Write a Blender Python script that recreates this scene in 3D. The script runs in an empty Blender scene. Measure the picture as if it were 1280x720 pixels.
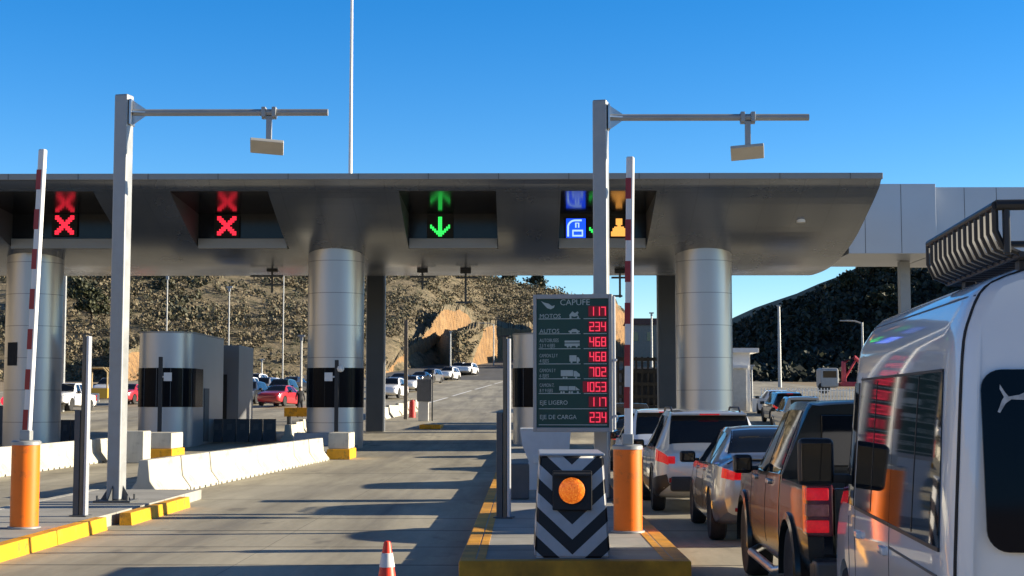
import bpy, bmesh, math, random
import numpy as np
from mathutils import Vector, Matrix, Euler

random.seed(7)
R = math.radians
S = bpy.context.scene
C = S.collection

# ------------------------------------------------------------------ camera
FPX = 1850.0
CAM = Vector((0, 0, 1.75))
PITCH = math.atan(145 / FPX)
YAW = math.atan(15 / FPX)
cam = bpy.data.objects.new('camera', bpy.data.cameras.new('camera'))
C.objects.link(cam)
cam.location = CAM
cam.rotation_euler = (R(90) + PITCH, 0, YAW)
cam.data.sensor_width = 36
cam.data.lens = FPX / 1280 * 36
cam.data.clip_end = 6000
cam.data.clip_start = 0.1
S.camera = cam
_fw = Vector((-math.sin(YAW) * math.cos(PITCH), math.cos(YAW) * math.cos(PITCH), math.sin(PITCH)))
_rt = Vector((math.cos(YAW), math.sin(YAW), 0))
_up = _rt.cross(_fw)


def ray(px, py):
    return _fw + _rt * ((px - 640) / FPX) + _up * ((360 - py) / FPX)


def W(px, py, Y):
    d = ray(px, py)
    return CAM + d * (Y / d.y)


# ------------------------------------------------------------------ ground height
_sy = np.array([-100, 50, 65, 175, 190, 245, 275, 3000.0])
_ss = np.array([0, 0, .037, .037, .07, .07, .004, .004])
_gy = np.arange(-100, 2000, 1.0)
_gz = np.concatenate([[0], np.cumsum((np.interp(_gy, _sy, _ss)[1:] + np.interp(_gy, _sy, _ss)[:-1]) / 2)])


def g(y):
    return float(np.interp(y, _gy, _gz))


# ------------------------------------------------------------------ materials
def srgb(r, g_, b):
    return tuple(((c / 255) / 12.92 if c / 255 <= .04045 else ((c / 255 + .055) / 1.055) ** 2.4) for c in (r, g_, b))


def M(name, col, rough=.5, metal=0.0, var=.12, scale=4.0, coat=0.0, bump=0.0, emit=None, es=0.0, spec=.5, bscale=None,
      rvar=0.0, stretch=(1, 1, 1), scuff=None):
    m = bpy.data.materials.new(name)
    m.use_nodes = True
    n = m.node_tree.nodes
    l = m.node_tree.links
    p = n['Principled BSDF']
    p.inputs['Roughness'].default_value = rough
    p.inputs['Metallic'].default_value = metal
    p.inputs['Coat Weight'].default_value = coat
    p.inputs['Coat Roughness'].default_value = .03
    p.inputs['Specular IOR Level'].default_value = spec
    tc = n.new('ShaderNodeTexCoord')
    mp = n.new('ShaderNodeMapping')
    mp.inputs['Scale'].default_value = stretch
    l.new(tc.outputs['Object'], mp.inputs['Vector'])
    nz = n.new('ShaderNodeTexNoise')
    nz.inputs['Scale'].default_value = scale
    nz.inputs['Detail'].default_value = 6
    nz.inputs['Roughness'].default_value = .6
    l.new(mp.outputs['Vector'], nz.inputs['Vector'])
    rp = n.new('ShaderNodeMapRange')
    rp.inputs['From Min'].default_value = .3
    rp.inputs['From Max'].default_value = .7
    rp.inputs['To Min'].default_value = 1 - var
    rp.inputs['To Max'].default_value = 1 + var
    l.new(nz.outputs['Fac'], rp.inputs['Value'])
    mx = n.new('ShaderNodeVectorMath')
    mx.operation = 'SCALE'
    mx.inputs[0].default_value = col
    l.new(rp.outputs['Result'], mx.inputs['Scale'])
    last = mx.outputs['Vector']
    if scuff:
        sn = n.new('ShaderNodeTexNoise')
        sn.inputs['Scale'].default_value = scuff[2]
        sn.inputs['Detail'].default_value = 8
        sn.inputs['Roughness'].default_value = .75
        l.new(tc.outputs['Object'], sn.inputs['Vector'])
        sr = n.new('ShaderNodeMapRange')
        sr.inputs['From Min'].default_value = .53
        sr.inputs['From Max'].default_value = .66
        sr.inputs['To Max'].default_value = scuff[1]
        l.new(sn.outputs['Fac'], sr.inputs['Value'])
        sm = n.new('ShaderNodeMix')
        sm.data_type = 'RGBA'
        sm.inputs[7].default_value = (*scuff[0], 1)
        l.new(sr.outputs['Result'], sm.inputs[0])
        l.new(last, sm.inputs[6])
        last = sm.outputs[2]
    l.new(last, p.inputs['Base Color'])
    if rvar:
        rr = n.new('ShaderNodeMapRange')
        rr.inputs['From Min'].default_value = .3
        rr.inputs['From Max'].default_value = .7
        rr.inputs['To Min'].default_value = max(.02, rough - rvar)
        rr.inputs['To Max'].default_value = rough + rvar
        l.new(nz.outputs['Fac'], rr.inputs['Value'])
        l.new(rr.outputs['Result'], p.inputs['Roughness'])
    if bump:
        nb = n.new('ShaderNodeTexNoise')
        nb.inputs['Scale'].default_value = bscale or scale * 6
        nb.inputs['Detail'].default_value = 4
        l.new(tc.outputs['Object'], nb.inputs['Vector'])
        b = n.new('ShaderNodeBump')
        b.inputs['Strength'].default_value = bump
        b.inputs['Distance'].default_value = .02
        l.new(nb.outputs['Fac'], b.inputs['Height'])
        l.new(b.outputs['Normal'], p.inputs['Normal'])
    if emit:
        p.inputs['Emission Color'].default_value = (*emit, 1)
        p.inputs['Emission Strength'].default_value = es
    m['mx'] = mx.name
    return m


def pchip(xs, ys, x):
    xs = np.asarray(xs, float)
    ys = np.asarray(ys, float)
    h = np.diff(xs)
    dl = np.diff(ys) / h
    n = len(xs)
    d = np.zeros(n)
    for i in range(1, n - 1):
        if dl[i - 1] * dl[i] > 0:
            w1, w2 = 2 * h[i] + h[i - 1], h[i] + 2 * h[i - 1]
            d[i] = (w1 + w2) / (w1 / dl[i - 1] + w2 / dl[i])
    d[0], d[-1] = dl[0], dl[-1]
    i = int(min(max(np.searchsorted(xs, x) - 1, 0), n - 2))
    t_ = (x - xs[i]) / h[i]
    h00, h10, h01, h11 = 2 * t_ ** 3 - 3 * t_ ** 2 + 1, t_ ** 3 - 2 * t_ ** 2 + t_, -2 * t_ ** 3 + 3 * t_ ** 2, t_ ** 3 - t_ ** 2
    return h00 * ys[i] + h10 * h[i] * d[i] + h01 * ys[i + 1] + h11 * h[i] * d[i + 1]


class NT:
    """tiny node helper"""

    def __init__(s, m):
        s.m = m
        s.n = m.node_tree.nodes
        s.l = m.node_tree.links
        s.p = s.n['Principled BSDF']

    def new(s, t, **k):
        x = s.n.new(t)
        for a, b in k.items():
            setattr(x, a, b)
        return x

    def math(s, op, a, b=None, c=None):
        x = s.n.new('ShaderNodeMath')
        x.operation = op
        for i, v in enumerate((a, b, c)):
            if v is None:
                continue
            if isinstance(v, (int, float)):
                x.inputs[i].default_value = v
            else:
                s.l.new(v, x.inputs[i])
        return x.outputs[0]

    def noise(s, scale, detail=5, rough=.6, vec=None, stretch=None):
        if vec is None:
            vec = s.tc('Object')
        if stretch:
            mp = s.n.new('ShaderNodeMapping')
            mp.inputs['Scale'].default_value = stretch
            s.l.new(vec, mp.inputs['Vector'])
            vec = mp.outputs['Vector']
        x = s.n.new('ShaderNodeTexNoise')
        x.inputs['Scale'].default_value = scale
        x.inputs['Detail'].default_value = detail
        x.inputs['Roughness'].default_value = rough
        s.l.new(vec, x.inputs['Vector'])
        return x.outputs['Fac']

    def tc(s, o):
        x = s.n.new('ShaderNodeTexCoord')
        return x.outputs[o]

    def sep(s, v):
        x = s.n.new('ShaderNodeSeparateXYZ')
        s.l.new(v, x.inputs[0])
        return x.outputs

    def mix(s, f, a, b):
        x = s.n.new('ShaderNodeMix')
        x.data_type = 'RGBA'
        for i, v in ((0, f), (6, a), (7, b)):
            if isinstance(v, (int, float)):
                x.inputs[i].default_value = v
            elif isinstance(v, tuple):
                x.inputs[i].default_value = (*v, 1)
            else:
                s.l.new(v, x.inputs[i])
        return x.outputs[2]

    def rng(s, v, a, b, c=0.0, d=1.0):
        x = s.n.new('ShaderNodeMapRange')
        for k, q in (('From Min', a), ('From Max', b), ('To Min', c), ('To Max', d)):
            x.inputs[k].default_value = q
        s.l.new(v, x.inputs['Value'])
        return x.outputs['Result']

    def color(s, v):
        s.l.new(v, s.p.inputs['Base Color'])

    def bump(s, h, st=.3, dist=.02):
        b = s.n.new('ShaderNodeBump')
        b.inputs['Strength'].default_value = st
        b.inputs['Distance'].default_value = dist
        s.l.new(h, b.inputs['Height'])
        s.l.new(b.outputs['Normal'], s.p.inputs['Normal'])


def newmat(name, rough=.6, metal=0.0):
    m = bpy.data.materials.new(name)
    m.use_nodes = True
    t = NT(m)
    t.p.inputs['Roughness'].default_value = rough
    t.p.inputs['Metallic'].default_value = metal
    return m, t


# ------------------------------------------------------------------ mesh builder
class MB:
    def __init__(s):
        s.v = []
        s.f = []
        s.mi = []
        s.m = Matrix.Identity(4)
        s.cur = 0
        s.bev = False

    def add(s, vs, fs):
        o = len(s.v)
        s.v += [tuple(s.m @ Vector(p)) for p in vs]
        s.f += [tuple(i + o for i in f) for f in fs]
        s.mi += [s.cur] * len(fs)
        return s

    def box(s, x0, x1, y0, y1, z0, z1, b=0.0, seg=2):
        if b > 0:
            s.bev = True
        if b <= 0:
            vs = [(x, y, z) for z in (z0, z1) for y in (y0, y1) for x in (x0, x1)]
            s.add(vs, [(0, 2, 3, 1), (4, 5, 7, 6), (0, 1, 5, 4), (2, 6, 7, 3), (0, 4, 6, 2), (1, 3, 7, 5)])
        else:
            bm = bmesh.new()
            bmesh.ops.create_cube(bm, size=1)
            for v in bm.verts:
                v.co = Vector(((x0 + x1) / 2 + v.co.x * (x1 - x0), (y0 + y1) / 2 + v.co.y * (y1 - y0),
                               (z0 + z1) / 2 + v.co.z * (z1 - z0)))
            b = min(b, .49 * min(x1 - x0, y1 - y0, z1 - z0))
            bmesh.ops.bevel(bm, geom=bm.edges[:], offset=b, segments=seg, affect='EDGES', profile=.5)
            s.addbm(bm)
        return s

    def addbm(s, bm):
        bm.verts.index_update()
        s.add([v.co[:] for v in bm.verts], [tuple(v.index for v in f.verts) for f in bm.faces])
        bm.free()
        return s

    def cyl(s, p0, p1, r0, r1=None, n=16, caps=True):
        r1 = r0 if r1 is None else r1
        p0 = Vector(p0)
        p1 = Vector(p1)
        d = (p1 - p0).normalized()
        a = d.orthogonal().normalized()
        b = d.cross(a)
        vs = []
        for p, r in ((p0, r0), (p1, r1)):
            for i in range(n):
                t = 2 * math.pi * i / n
                vs.append(p + a * (r * math.cos(t)) + b * (r * math.sin(t)))
        fs = [(i, (i + 1) % n, n + (i + 1) % n, n + i) for i in range(n)]
        if caps:
            fs += [tuple(range(n - 1, -1, -1)), tuple(range(n, 2 * n))]
        return s.add(vs, fs)

    def tube(s, pts, r, n=8):
        pts = [Vector(p) for p in pts]
        rings = []
        for i, p in enumerate(pts):
            d = (pts[min(i + 1, len(pts) - 1)] - pts[max(i - 1, 0)]).normalized()
            ref = Vector((0, 0, 1)) if abs(d.z) < .9 else Vector((1, 0, 0))
            a = d.cross(ref).normalized()
            b = d.cross(a)
            rr = r[i] if isinstance(r, (list, tuple)) else r
            rings.append([p + a * (rr * math.cos(2 * math.pi * k / n)) + b * (rr * math.sin(2 * math.pi * k / n))
                          for k in range(n)])
        vs = [q for ring in rings for q in ring]
        fs = []
        for i in range(len(pts) - 1):
            for k in range(n):
                fs.append((i * n + k, i * n + (k + 1) % n, (i + 1) * n + (k + 1) % n, (i + 1) * n + k))
        fs += [tuple(range(n - 1, -1, -1)), tuple(range((len(pts) - 1) * n, len(pts) * n))]
        return s.add(vs, fs)

    def lathe(s, prof, c=(0, 0, 0), axis='z', n=24):
        """prof: list of (r, h)"""
        vs = []
        for r, h in prof:
            for i in range(n):
                t = 2 * math.pi * i / n
                a, b = r * math.cos(t), r * math.sin(t)
                q = {'z': (a, b, h), 'x': (h, a, b), 'y': (b, h, a)}[axis]
                vs.append((q[0] + c[0], q[1] + c[1], q[2] + c[2]))
        fs = []
        for k in range(len(prof) - 1):
            for i in range(n):
                fs.append((k * n + i, k * n + (i + 1) % n, (k + 1) * n + (i + 1) % n, (k + 1) * n + i))
        if prof[0][0] > 1e-6:
            fs.append(tuple(range(n - 1, -1, -1)))
        if prof[-1][0] > 1e-6:
            k = (len(prof) - 1) * n
            fs.append(tuple(range(k, k + n)))
        return s.add(vs, fs)

    def prism(s, poly, h0, h1, axis='y'):
        """poly in the plane normal to axis: y -> (x,z); x -> (y,z); z -> (x,y)"""

        def q(p, h):
            return {'y': (p[0], h, p[1]), 'x': (h, p[0], p[1]), 'z': (p[0], p[1], h)}[axis]

        n = len(poly)
        vs = [q(p, h0) for p in poly] + [q(p, h1) for p in poly]
        fs = [(i, (i + 1) % n, n + (i + 1) % n, n + i) for i in range(n)]
        fs += [tuple(range(n - 1, -1, -1)), tuple(range(n, 2 * n))]
        return s.add(vs, fs)

    def quad(s, a, b, c, d):
        return s.add([a, b, c, d], [(0, 1, 2, 3)])

    def mesh(s, name, mats, angle=35, fix=True):
        me = bpy.data.meshes.new(name)
        me.from_pydata(s.v, [], s.f)
        if not isinstance(mats, (list, tuple)):
            mats = [mats]
        for m in mats:
            me.materials.append(m)
        if len(mats) > 1:
            me.polygons.foreach_set('material_index', s.mi)
        if fix:
            bm = bmesh.new()
            bm.from_mesh(me)
            bmesh.ops.recalc_face_normals(bm, faces=bm.faces[:])
            bm.to_mesh(me)
            bm.free()
        me.polygons.foreach_set('use_smooth', [True] * len(me.polygons))
        me.set_sharp_from_angle(angle=R(angle))
        me.update()
        return me

    def build(s, name, mats, parent=None, angle=35, fix=True, loc=None):
        o = bpy.data.objects.new(name, s.mesh(name, mats, angle, fix))
        C.objects.link(o)
        if s.bev:
            wn = o.modifiers.new('flat_faces', 'WEIGHTED_NORMAL')
            wn.keep_sharp = True
            wn.weight = 100
        if parent is not None:
            o.parent = parent
        if loc is not None:
            o.location = loc
        return o


def tag(o, label, cat, group=None):
    o['label'] = label
    o['category'] = cat
    if group:
        o['group'] = group
    return o


def thing(name, label, cat, loc=(0, 0, 0), rz=0.0, group=None):
    o = bpy.data.objects.new(name, None)
    C.objects.link(o)
    o.location = loc
    o.rotation_euler = (0, 0, rz)
    o.empty_display_size = .1
    return tag(o, label, cat, group)


def struct(name, mb, mats, angle=35, fix=True, kind='structure'):
    o = mb.build(name, mats, None, angle, fix)
    o['kind'] = kind
    return o


def dup(root, loc, rz=None, label=None, group=None, swap=None, skip=()):
    def cp(o, parent):
        c = o.copy()
        C.objects.link(c)
        if parent is not None:
            c.parent = parent
        if swap and c.type == 'MESH':
            for i, sl in enumerate(c.material_slots):
                if sl.material and sl.material.name in swap:
                    nm = swap[sl.material.name]
                    sl.link = 'OBJECT'
                    sl.material = nm
        for ch in [x for x in o.children]:
            if ch.name.split('.')[0] in skip:
                continue
            cp(ch, c)
        return c

    r = cp(root, None)
    r.location = loc
    if rz is not None:
        r.rotation_euler = (0, 0, rz)
    if label:
        r['label'] = label
    if group:
        r['group'] = group
    return r


def bool_cut(o, cutters):
    """subtract closed cutter meshes (MB) from o, keeping it one mesh"""
    for cb in cutters:
        cm = cb.mesh('cutter', DARK)
        co = bpy.data.objects.new('cutter', cm)
        C.objects.link(co)
        md = o.modifiers.new('b', 'BOOLEAN')
        md.operation = 'DIFFERENCE'
        md.solver = 'EXACT'
        md.object = co
        dg = bpy.context.evaluated_depsgraph_get()
        me = bpy.data.meshes.new_from_object(o.evaluated_get(dg))
        o.modifiers.clear()
        old = o.data
        if len(me.polygons) > 20:
            o.data = me
            me.name = old.name
        bpy.data.objects.remove(co)
        bpy.data.meshes.remove(cm)
    me = o.data
    me.polygons.foreach_set('use_smooth', [True] * len(me.polygons))
    me.set_sharp_from_angle(angle=R(32))


def text(s_, size, mat, parent, loc, align='LEFT', name='lettering', ext=.002, sx=1.0):
    cu = bpy.data.curves.new('t', 'FONT')
    cu.body = s_
    cu.size = size
    cu.extrude = ext
    cu.align_x = align
    cu.resolution_u = 3
    o = bpy.data.objects.new('t', cu)
    C.objects.link(o)
    dg = bpy.context.evaluated_depsgraph_get()
    me = bpy.data.meshes.new_from_object(o.evaluated_get(dg))
    bpy.data.objects.remove(o)
    for v in me.vertices:
        x, y, z = v.co
        v.co = (x * sx, -z, y)
    me.name = name
    me.materials.clear()
    me.materials.append(mat)
    t = bpy.data.objects.new(name, me)
    C.objects.link(t)
    t.parent = parent
    t.location = loc
    return t


# ------------------------------------------------------------------ material library
DARK = M('dark_void', (.012, .012, .013), .7)
BLACKP = M('black_plastic', (.02, .02, .022), .45, var=.2)
RUBBER = M('rubber', (.018, .018, .018), .8, var=.3, scale=12)
GLASS = M('dark_glass', (.006, .009, .013), .04, spec=.8, var=.1)
VGLASS = M('van_glass', (.008, .011, .014), .035, spec=.55, var=.1)
GLASSB = M('booth_glass', (.006, .008, .012), .2, spec=.06, var=.3, scale=.8)
GREYM = M('galvanised_grey', (.34, .35, .355), .42, metal=.25, var=.10, scale=3, rvar=.1)
GREYD = M('dark_grey_paint', (.085, .09, .095), .5, var=.15)
STEEL = M('bright_steel', (.5, .5, .5), .3, metal=.9)
WHITE = M('white_paint', (.82, .81, .78), .5, var=.06)
CONCW = M('whitewashed_concrete', (.50, .475, .405), .8, var=.16, scale=2.5, bump=.15, stretch=(1, 1, .35), scuff=((.16, .14, .12), .5, 2.2))
YELLOW = M('yellow_paint', (.80, .37, .008), .55, var=.2, scale=3, bump=.1, scuff=((.12, .085, .04), .7, 4))
ORANGE = M('orange_plastic', (.92, .185, .005), .42, var=.08, scale=2, scuff=((.25, .09, .03), .5, 5))
REDP = M('red_reflective', (.30, .012, .02), .35)
CONER = M('cone_red', (.92, .055, .02), .45, var=.06)
SHEETW = M('reflective_white', (.72, .72, .72), .4, var=.05)
GREENB = M('sign_green', (.004, .055, .043), .45, var=.08)
LETTER = M('sign_lettering', (.42, .50, .48), .5)
LEDR = M('red_led', (.5, .01, .03), .4, emit=(1, .045, .10), es=.5, var=.2, scale=40)
LEDBK = M('led_backing', (.10, .005, .012), .5, emit=(1, .01, .06), es=.03)
LEDX = M('red_cross_led', (.5, .01, .03), .4, emit=(1, .022, .05), es=.75, var=0)
LEDG = M('green_arrow_led', (.02, .4, .1), .4, emit=(.035, 1, .12), es=.62, var=0)
LEDB = M('blue_led', (.01, .05, .5), .4, emit=(.006, .07, 1), es=.7, var=0)
LEDW = M('white_led', (.5, .6, .8), .4, emit=(.45, .7, 1), es=.5, var=0)
LEDO = M('orange_led', (.5, .3, .05), .4, emit=(1, .42, .08), es=.6, var=0)
AMBER = M('amber_lens', (.9, .22, .01), .35, emit=(1, .20, .015), es=.42, var=.6, scale=34)
t = NT(AMBER)
vo = t.new('ShaderNodeTexVoronoi')
vo.inputs['Scale'].default_value = 62
t.l.new(t.tc('Object'), vo.inputs['Vector'])
dd = t.rng(vo.outputs['Distance'], .15, .5, 1, .18)
t.l.new(t.mix(dd, (.42, .045, .003), (1, .30, .04)), t.p.inputs['Emission Color'])
TAIL = M('tail_lamp_red', (.55, .006, .012), .15, coat=.6, emit=(1, .01, .02), es=.14, var=.3, scale=20)
TAILD = M('tail_lamp_dark', (.22, .004, .008), .12, coat=.6)
REDCL = M('lamp_pale_red', (.35, .12, .10), .15, coat=.5, var=.3, scale=20)
CLEAR = M('lamp_clear', (.55, .45, .42), .12, coat=.5, metal=.4)
PLATE = M('plate_white', (.62, .60, .60), .5)
PAINT = {}


def paint(key, col, metal=.0, rough=.3, coat=1.0):
    if key not in PAINT:
        PAINT[key] = M('paint_' + key, col, rough, metal=metal, coat=.2 if key == 'graphite' else coat, spec=.3 if key == 'graphite' else .5, var=.03, scale=1.2)
    return PAINT[key]


paint('white', (.85, .85, .86), 0, .35)
paint('silver', (.42, .42, .43), .75, .3)
paint('pearl', (.62, .61, .58), .35, .3)
paint('graphite', (.018, .022, .021), .1, .24)
paint('red', (.45, .02, .03), 0, .35)
paint('green', (.05, .10, .085), .2, .35)
paint('dark', (.03, .033, .04), .2, .3)
paint('yellow', (.7, .40, .03), 0, .4)

# concrete pavement ------------------------------------------------
CONCRETE, t = newmat('concrete_pavement', .75)
pos = t.tc('Object')
xyz = t.sep(pos)
n1 = t.noise(.5, 8, .65, stretch=(1.6, .22, 1))
n2 = t.noise(9, 4, .7)
n3 = t.noise(.13, 3, .5)
base = t.mix(t.rng(n1, .37, .63), (.265, .236, .172), (.49, .442, .33))
base = t.mix(t.math('MULTIPLY', t.rng(n2, .3, .7), .25), base, (.18, .165, .145))
base = t.mix(t.math('MULTIPLY', t.rng(n3, .45, .7), .45), base, (.19, .175, .155))
# tyre darkening along the lanes
lanep = t.math('ABSOLUTE', t.math('SUBTRACT', t.math('ABSOLUTE', t.math('ADD', xyz[0], 3.2)), .95))
tyre = t.math('MULTIPLY', t.rng(lanep, .0, .55, 1, 0), t.rng(t.noise(1.2, 5, .6, stretch=(2, .06, 1)), .4, .7))
base = t.mix(t.math('MULTIPLY', tyre, .68), base, (.10, .095, .09))
line = None
for yy, wd in ((14.2, .02), (16.3, .035), (18.35, .03), (20.7, .045), (22.9, .04), (27.3, .03), (31.9, .03), (37.6, .045), (45.0, .05),
               (53, .04), (61, .05), (70, .05), (80, .05), (95, .06), (110, .06), (130, .06), (150, .07)):
    q = t.math('COMPARE', xyz[1], yy, wd)
    line = q if line is None else t.math('MAXIMUM', line, q)
q = t.math('COMPARE', t.math('ADD', xyz[0], t.math('MULTIPLY', t.noise(.8), .02)), -3.15, .006)
lx = t.math('MULTIPLY', q, .6)
line = t.math('MAXIMUM', line, lx)
base = t.mix(t.math('MULTIPLY', line, .85), base, (.035, .033, .03))
# oil drips
oil = t.rng(t.noise(1.4, 3, .5, stretch=(1, .5, 1)), .64, .74)
base = t.mix(t.math('MULTIPLY', oil, .6), base, (.07, .065, .06))
t.color(base)
t.bump(t.noise(60, 3, .6), .25, .006)

ASPHALT, t = newmat('asphalt', .85)
t.color(t.mix(t.rng(t.noise(.6, 6, .6, stretch=(1, .2, 1)), .3, .7), (.075, .073, .07), (.13, .125, .12)))
DIRT, t = newmat('dry_dirt', .95)
t.color(t.mix(t.rng(t.noise(.15, 8, .7), .35, .65), (.20, .145, .085), (.34, .26, .16)))
DRYGRASS, t = newmat('sunlit_dry_grass', .95)  # sunlight put into the colour: lightened for warmer reflections on the columns
t.color(t.mix(t.rng(t.noise(.08, 8, .7), .35, .65), (.34, .27, .17), (.48, .40, .27)))
ISLC, t = newmat('island_concrete', .8)
b_ = t.mix(t.rng(t.noise(1.1, 8, .65), .3, .7), (.26, .25, .22), (.43, .41, .37))
xyz = t.sep(t.tc('Object'))
jl = t.math('LESS_THAN', t.math('FRACT', t.math('DIVIDE', xyz[1], 1.45)), .022)
b_ = t.mix(t.math('MULTIPLY', jl, .8), b_, (.05, .05, .045))
t.color(b_)
t.bump(t.noise(50), .2, .006)

HILL, t = newmat('dry_hillside', .95)
n1 = t.noise(.06, 6, .65)
n2 = t.noise(.45, 7, .7, stretch=(1, 1, 1.6))
n3 = t.noise(1.6, 5, .7)
b_ = t.mix(t.rng(n1, .38, .62), (.225, .178, .108), (.175, .140, .088))
b_ = t.mix(t.rng(n2, .48, .64), b_, (.055, .055, .025))
b_ = t.mix(t.math('MULTIPLY', t.rng(n3, .52, .66), .7), b_, (.33, .27, .18))
t.color(b_)
t.bump(n2, .8, 1.0)
ROCK, t = newmat('cut_earth', .95)
n1 = t.noise(.35, 8, .7, stretch=(1, 1, .45))
n2 = t.noise(1.6, 6, .7, stretch=(1.4, 1, .3))
b_ = t.mix(t.rng(n1, .35, .65), (.30, .165, .065), (.38, .235, .11))
b_ = t.mix(t.rng(n2, .44, .62), b_, (.16, .10, .055))
t.color(b_)
t.bump(n2, .7, .5)
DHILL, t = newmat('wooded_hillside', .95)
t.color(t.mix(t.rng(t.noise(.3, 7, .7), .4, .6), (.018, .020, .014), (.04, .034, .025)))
FARM, t = newmat('far_mountain', .95)
t.color(t.mix(t.rng(t.noise(.02, 7, .7), .4, .6), (.10, .10, .08), (.2, .17, .13)))
LEAF1 = M('leaf_dark_green', (.020, .027, .012), .6, var=.35, scale=.4)
LEAF2 = M('leaf_olive', (.065, .068, .028), .6, var=.35, scale=.4)
LEAF3 = M('leaf_dry', (.150, .114, .066), .7, var=.35, scale=.4)
BARK = M('bark', (.09, .065, .045), .9, var=.3, bump=.3)

# canopy cladding
SOFFIT, t = newmat('dark_metal_soffit', .24, .7)
xyz = t.sep(t.tc('Object'))
sl1 = t.math('LESS_THAN', t.math('FRACT', t.math('DIVIDE', xyz[0], 1.22)), .010)
sl2 = t.math('LESS_THAN', t.math('FRACT', t.math('DIVIDE', t.math('ADD', xyz[1], .4), 2.6)), .006)
jn = t.math('MULTIPLY', t.math('MAXIMUM', sl1, sl2), .55)
so_ = t.mix(t.rng(t.noise(.25, 5, .6, stretch=(1, .4, .4)), .3, .7), (.215, .235, .280), (.26, .28, .32))
t.color(t.mix(jn, so_, (.05, .05, .055)))
t.l.new(t.rng(t.noise(.35, 4, .6), .3, .7, .19, .30), t.p.inputs['Roughness'])
FASCIA = M('canopy_fascia', (.30, .29, .275), .45, metal=.4, var=.06, scale=.5)
RECESS = M('recess_gloss_panel', (.016, .018, .024), .15, metal=0, spec=.32, var=.1)
RWALL = M('recess_wall', (.060, .063, .072), .65, var=.1, scale=.4)
PANEL2 = M('light_metal_cladding', (.52, .54, .58), .38, metal=.45, var=.05, scale=.3)

COLUMN, t = newmat('column_cladding', .30, .62)
xyz = t.sep(t.tc('Object'))
seam = t.math('LESS_THAN', t.math('FRACT', t.math('DIVIDE', t.math('ADD', xyz[2], .28), 1.24)), .018)
cb = t.mix(t.rng(t.noise(.35, 4, .5, stretch=(1, 1, .5)), .3, .7), (.50, .49, .48), (.58, .57, .56))
t.color(t.mix(t.math('MULTIPLY', seam, .75), cb, (.10, .10, .11)))
t.p.inputs['Roughness'].default_value = .32

CHEV, t = newmat('chevron_sheeting', .45)
xyz = t.sep(t.tc('Object'))
ph = t.math('FRACT', t.math('DIVIDE', t.math('SUBTRACT', t.math('ADD', xyz[2], .115), t.math('MULTIPLY', t.math('ABSOLUTE', xyz[0]), .92)), .30))
st = t.math('LESS_THAN', ph, .5)
grime = t.rng(t.noise(6, 6, .7), .35, .75, 0, .35)
cw = t.mix(grime, (.62, .62, .63), (.33, .32, .31))
t.color(t.mix(st, (.010, .011, .016), cw))

# ------------------------------------------------------------------ setting: ground, pavement
ysamp = list(range(-60, 50, 10)) + list(range(50, 300, 3)) + [320, 360, 420, 520, 700, 1000, 1500, 1990]


def sheet(x0, x1, ys, dz, nx=2):
    mb = MB()
    xs = np.linspace(x0, x1, nx)
    vs = [(float(x), float(y), g(y) + dz) for y in ys for x in xs]
    fs = [(j * nx + i, j * nx + i + 1, (j + 1) * nx + i + 1, (j + 1) * nx + i) for j in range(len(ys) - 1) for i in range(nx - 1)]
    mb.add(vs, fs)
    return mb


struct('ground', sheet(-1500, 1500, ysamp, -.03, 13), DIRT, fix=False)
yp = [y for y in ysamp if y <= 50] + list(range(53, 180, 3)) + [182]
struct('concrete_plaza', sheet(-48, 30, yp, 0.0), CONCRETE, fix=False)
ya = [182.0] + list(range(185, 272, 3)) + [300, 420]
struct('asphalt_road', sheet(-48, 14, ya, 0.0), ASPHALT, fix=False)

# painted marks beyond the plaza
mb = MB()
for (xa, ya_, xb, yb_) in ((-8.4, 86, -7.4, 100), (-7.2, 103, -6.2, 118), (-6.0, 122, -5.0, 138), (-4.8, 142, -3.6, 160), (-3.4, 164, -2.4, 178)):
    mb.add([(xa, ya_, g(ya_) + .02), (xa + .22, ya_, g(ya_) + .02), (xb + .22, yb_, g(yb_) + .02), (xb, yb_, g(yb_) + .02)], [(0, 1, 2, 3)])
struct('lane_marking', mb, WHITE, fix=False)

# ------------------------------------------------------------------ hills
rng = np.random.default_rng(3)


def fbm(x, y, seed=0, octs=5, base=60.0):
    r = 0.0
    a = 1.0
    for k in range(octs):
        f = 2 ** k / base
        sx, sy_ = 12.3 * (k + 1) + seed * 7.1, 45.7 * (k + 2) + seed * 3.3
        r += a * math.sin(x * f * 2.1 + sx + 1.3 * math.sin(y * f * 1.7 + sy_)) * math.cos(y * f * 1.9 + sy_ * .7 + math.sin(x * f + sx))
        a *= .5
    return r / 1.9


def ss(a, b, x):
    q = min(1, max(0, (x - a) / (b - a)))
    return q * q * (3 - 2 * q)


RX = [-500, -150, -70, -40, -22, -11, 6, 19, 24, 30, 38, 60, 80]
RZ = [62, 50, 44, 37, 32.5, 30.2, 27.2, 22.5, 18.5, 13.5, 10.0, 8.5, 7]


def hill_left(x, y):
    top = float(np.interp(x, RX, RZ)) + 1.0 * fbm(x, y, 1, 4, 26)
    y0 = 262 - 70 * ss(-8, -34, x) if True else 0
    y0 = float(np.interp(x, [-500, -60, -30, -19, -14.5, -8.6, 0, 60], [170, 185, 195, 202, 226, 256, 263, 263]))
    q = (y - y0) / (335 - y0)
    gb = g(y)
    if q <= 0:
        return gb - .5 + q * 3
    q1 = min(1, q)
    s_ = (q1 ** .80) * (1 - .12 * math.sin(q1 * math.pi * 2)) if q1 < 1 else 1
    s_ = min(1, s_)
    h = gb + (top - gb) * s_
    h += 1.4 * fbm(x, y, 2, 5, 18) * min(1, 3 * q1) * (1 - .6 * q1)
    if y > 345:
        h -= (y - 345) * .05
    return h


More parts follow.
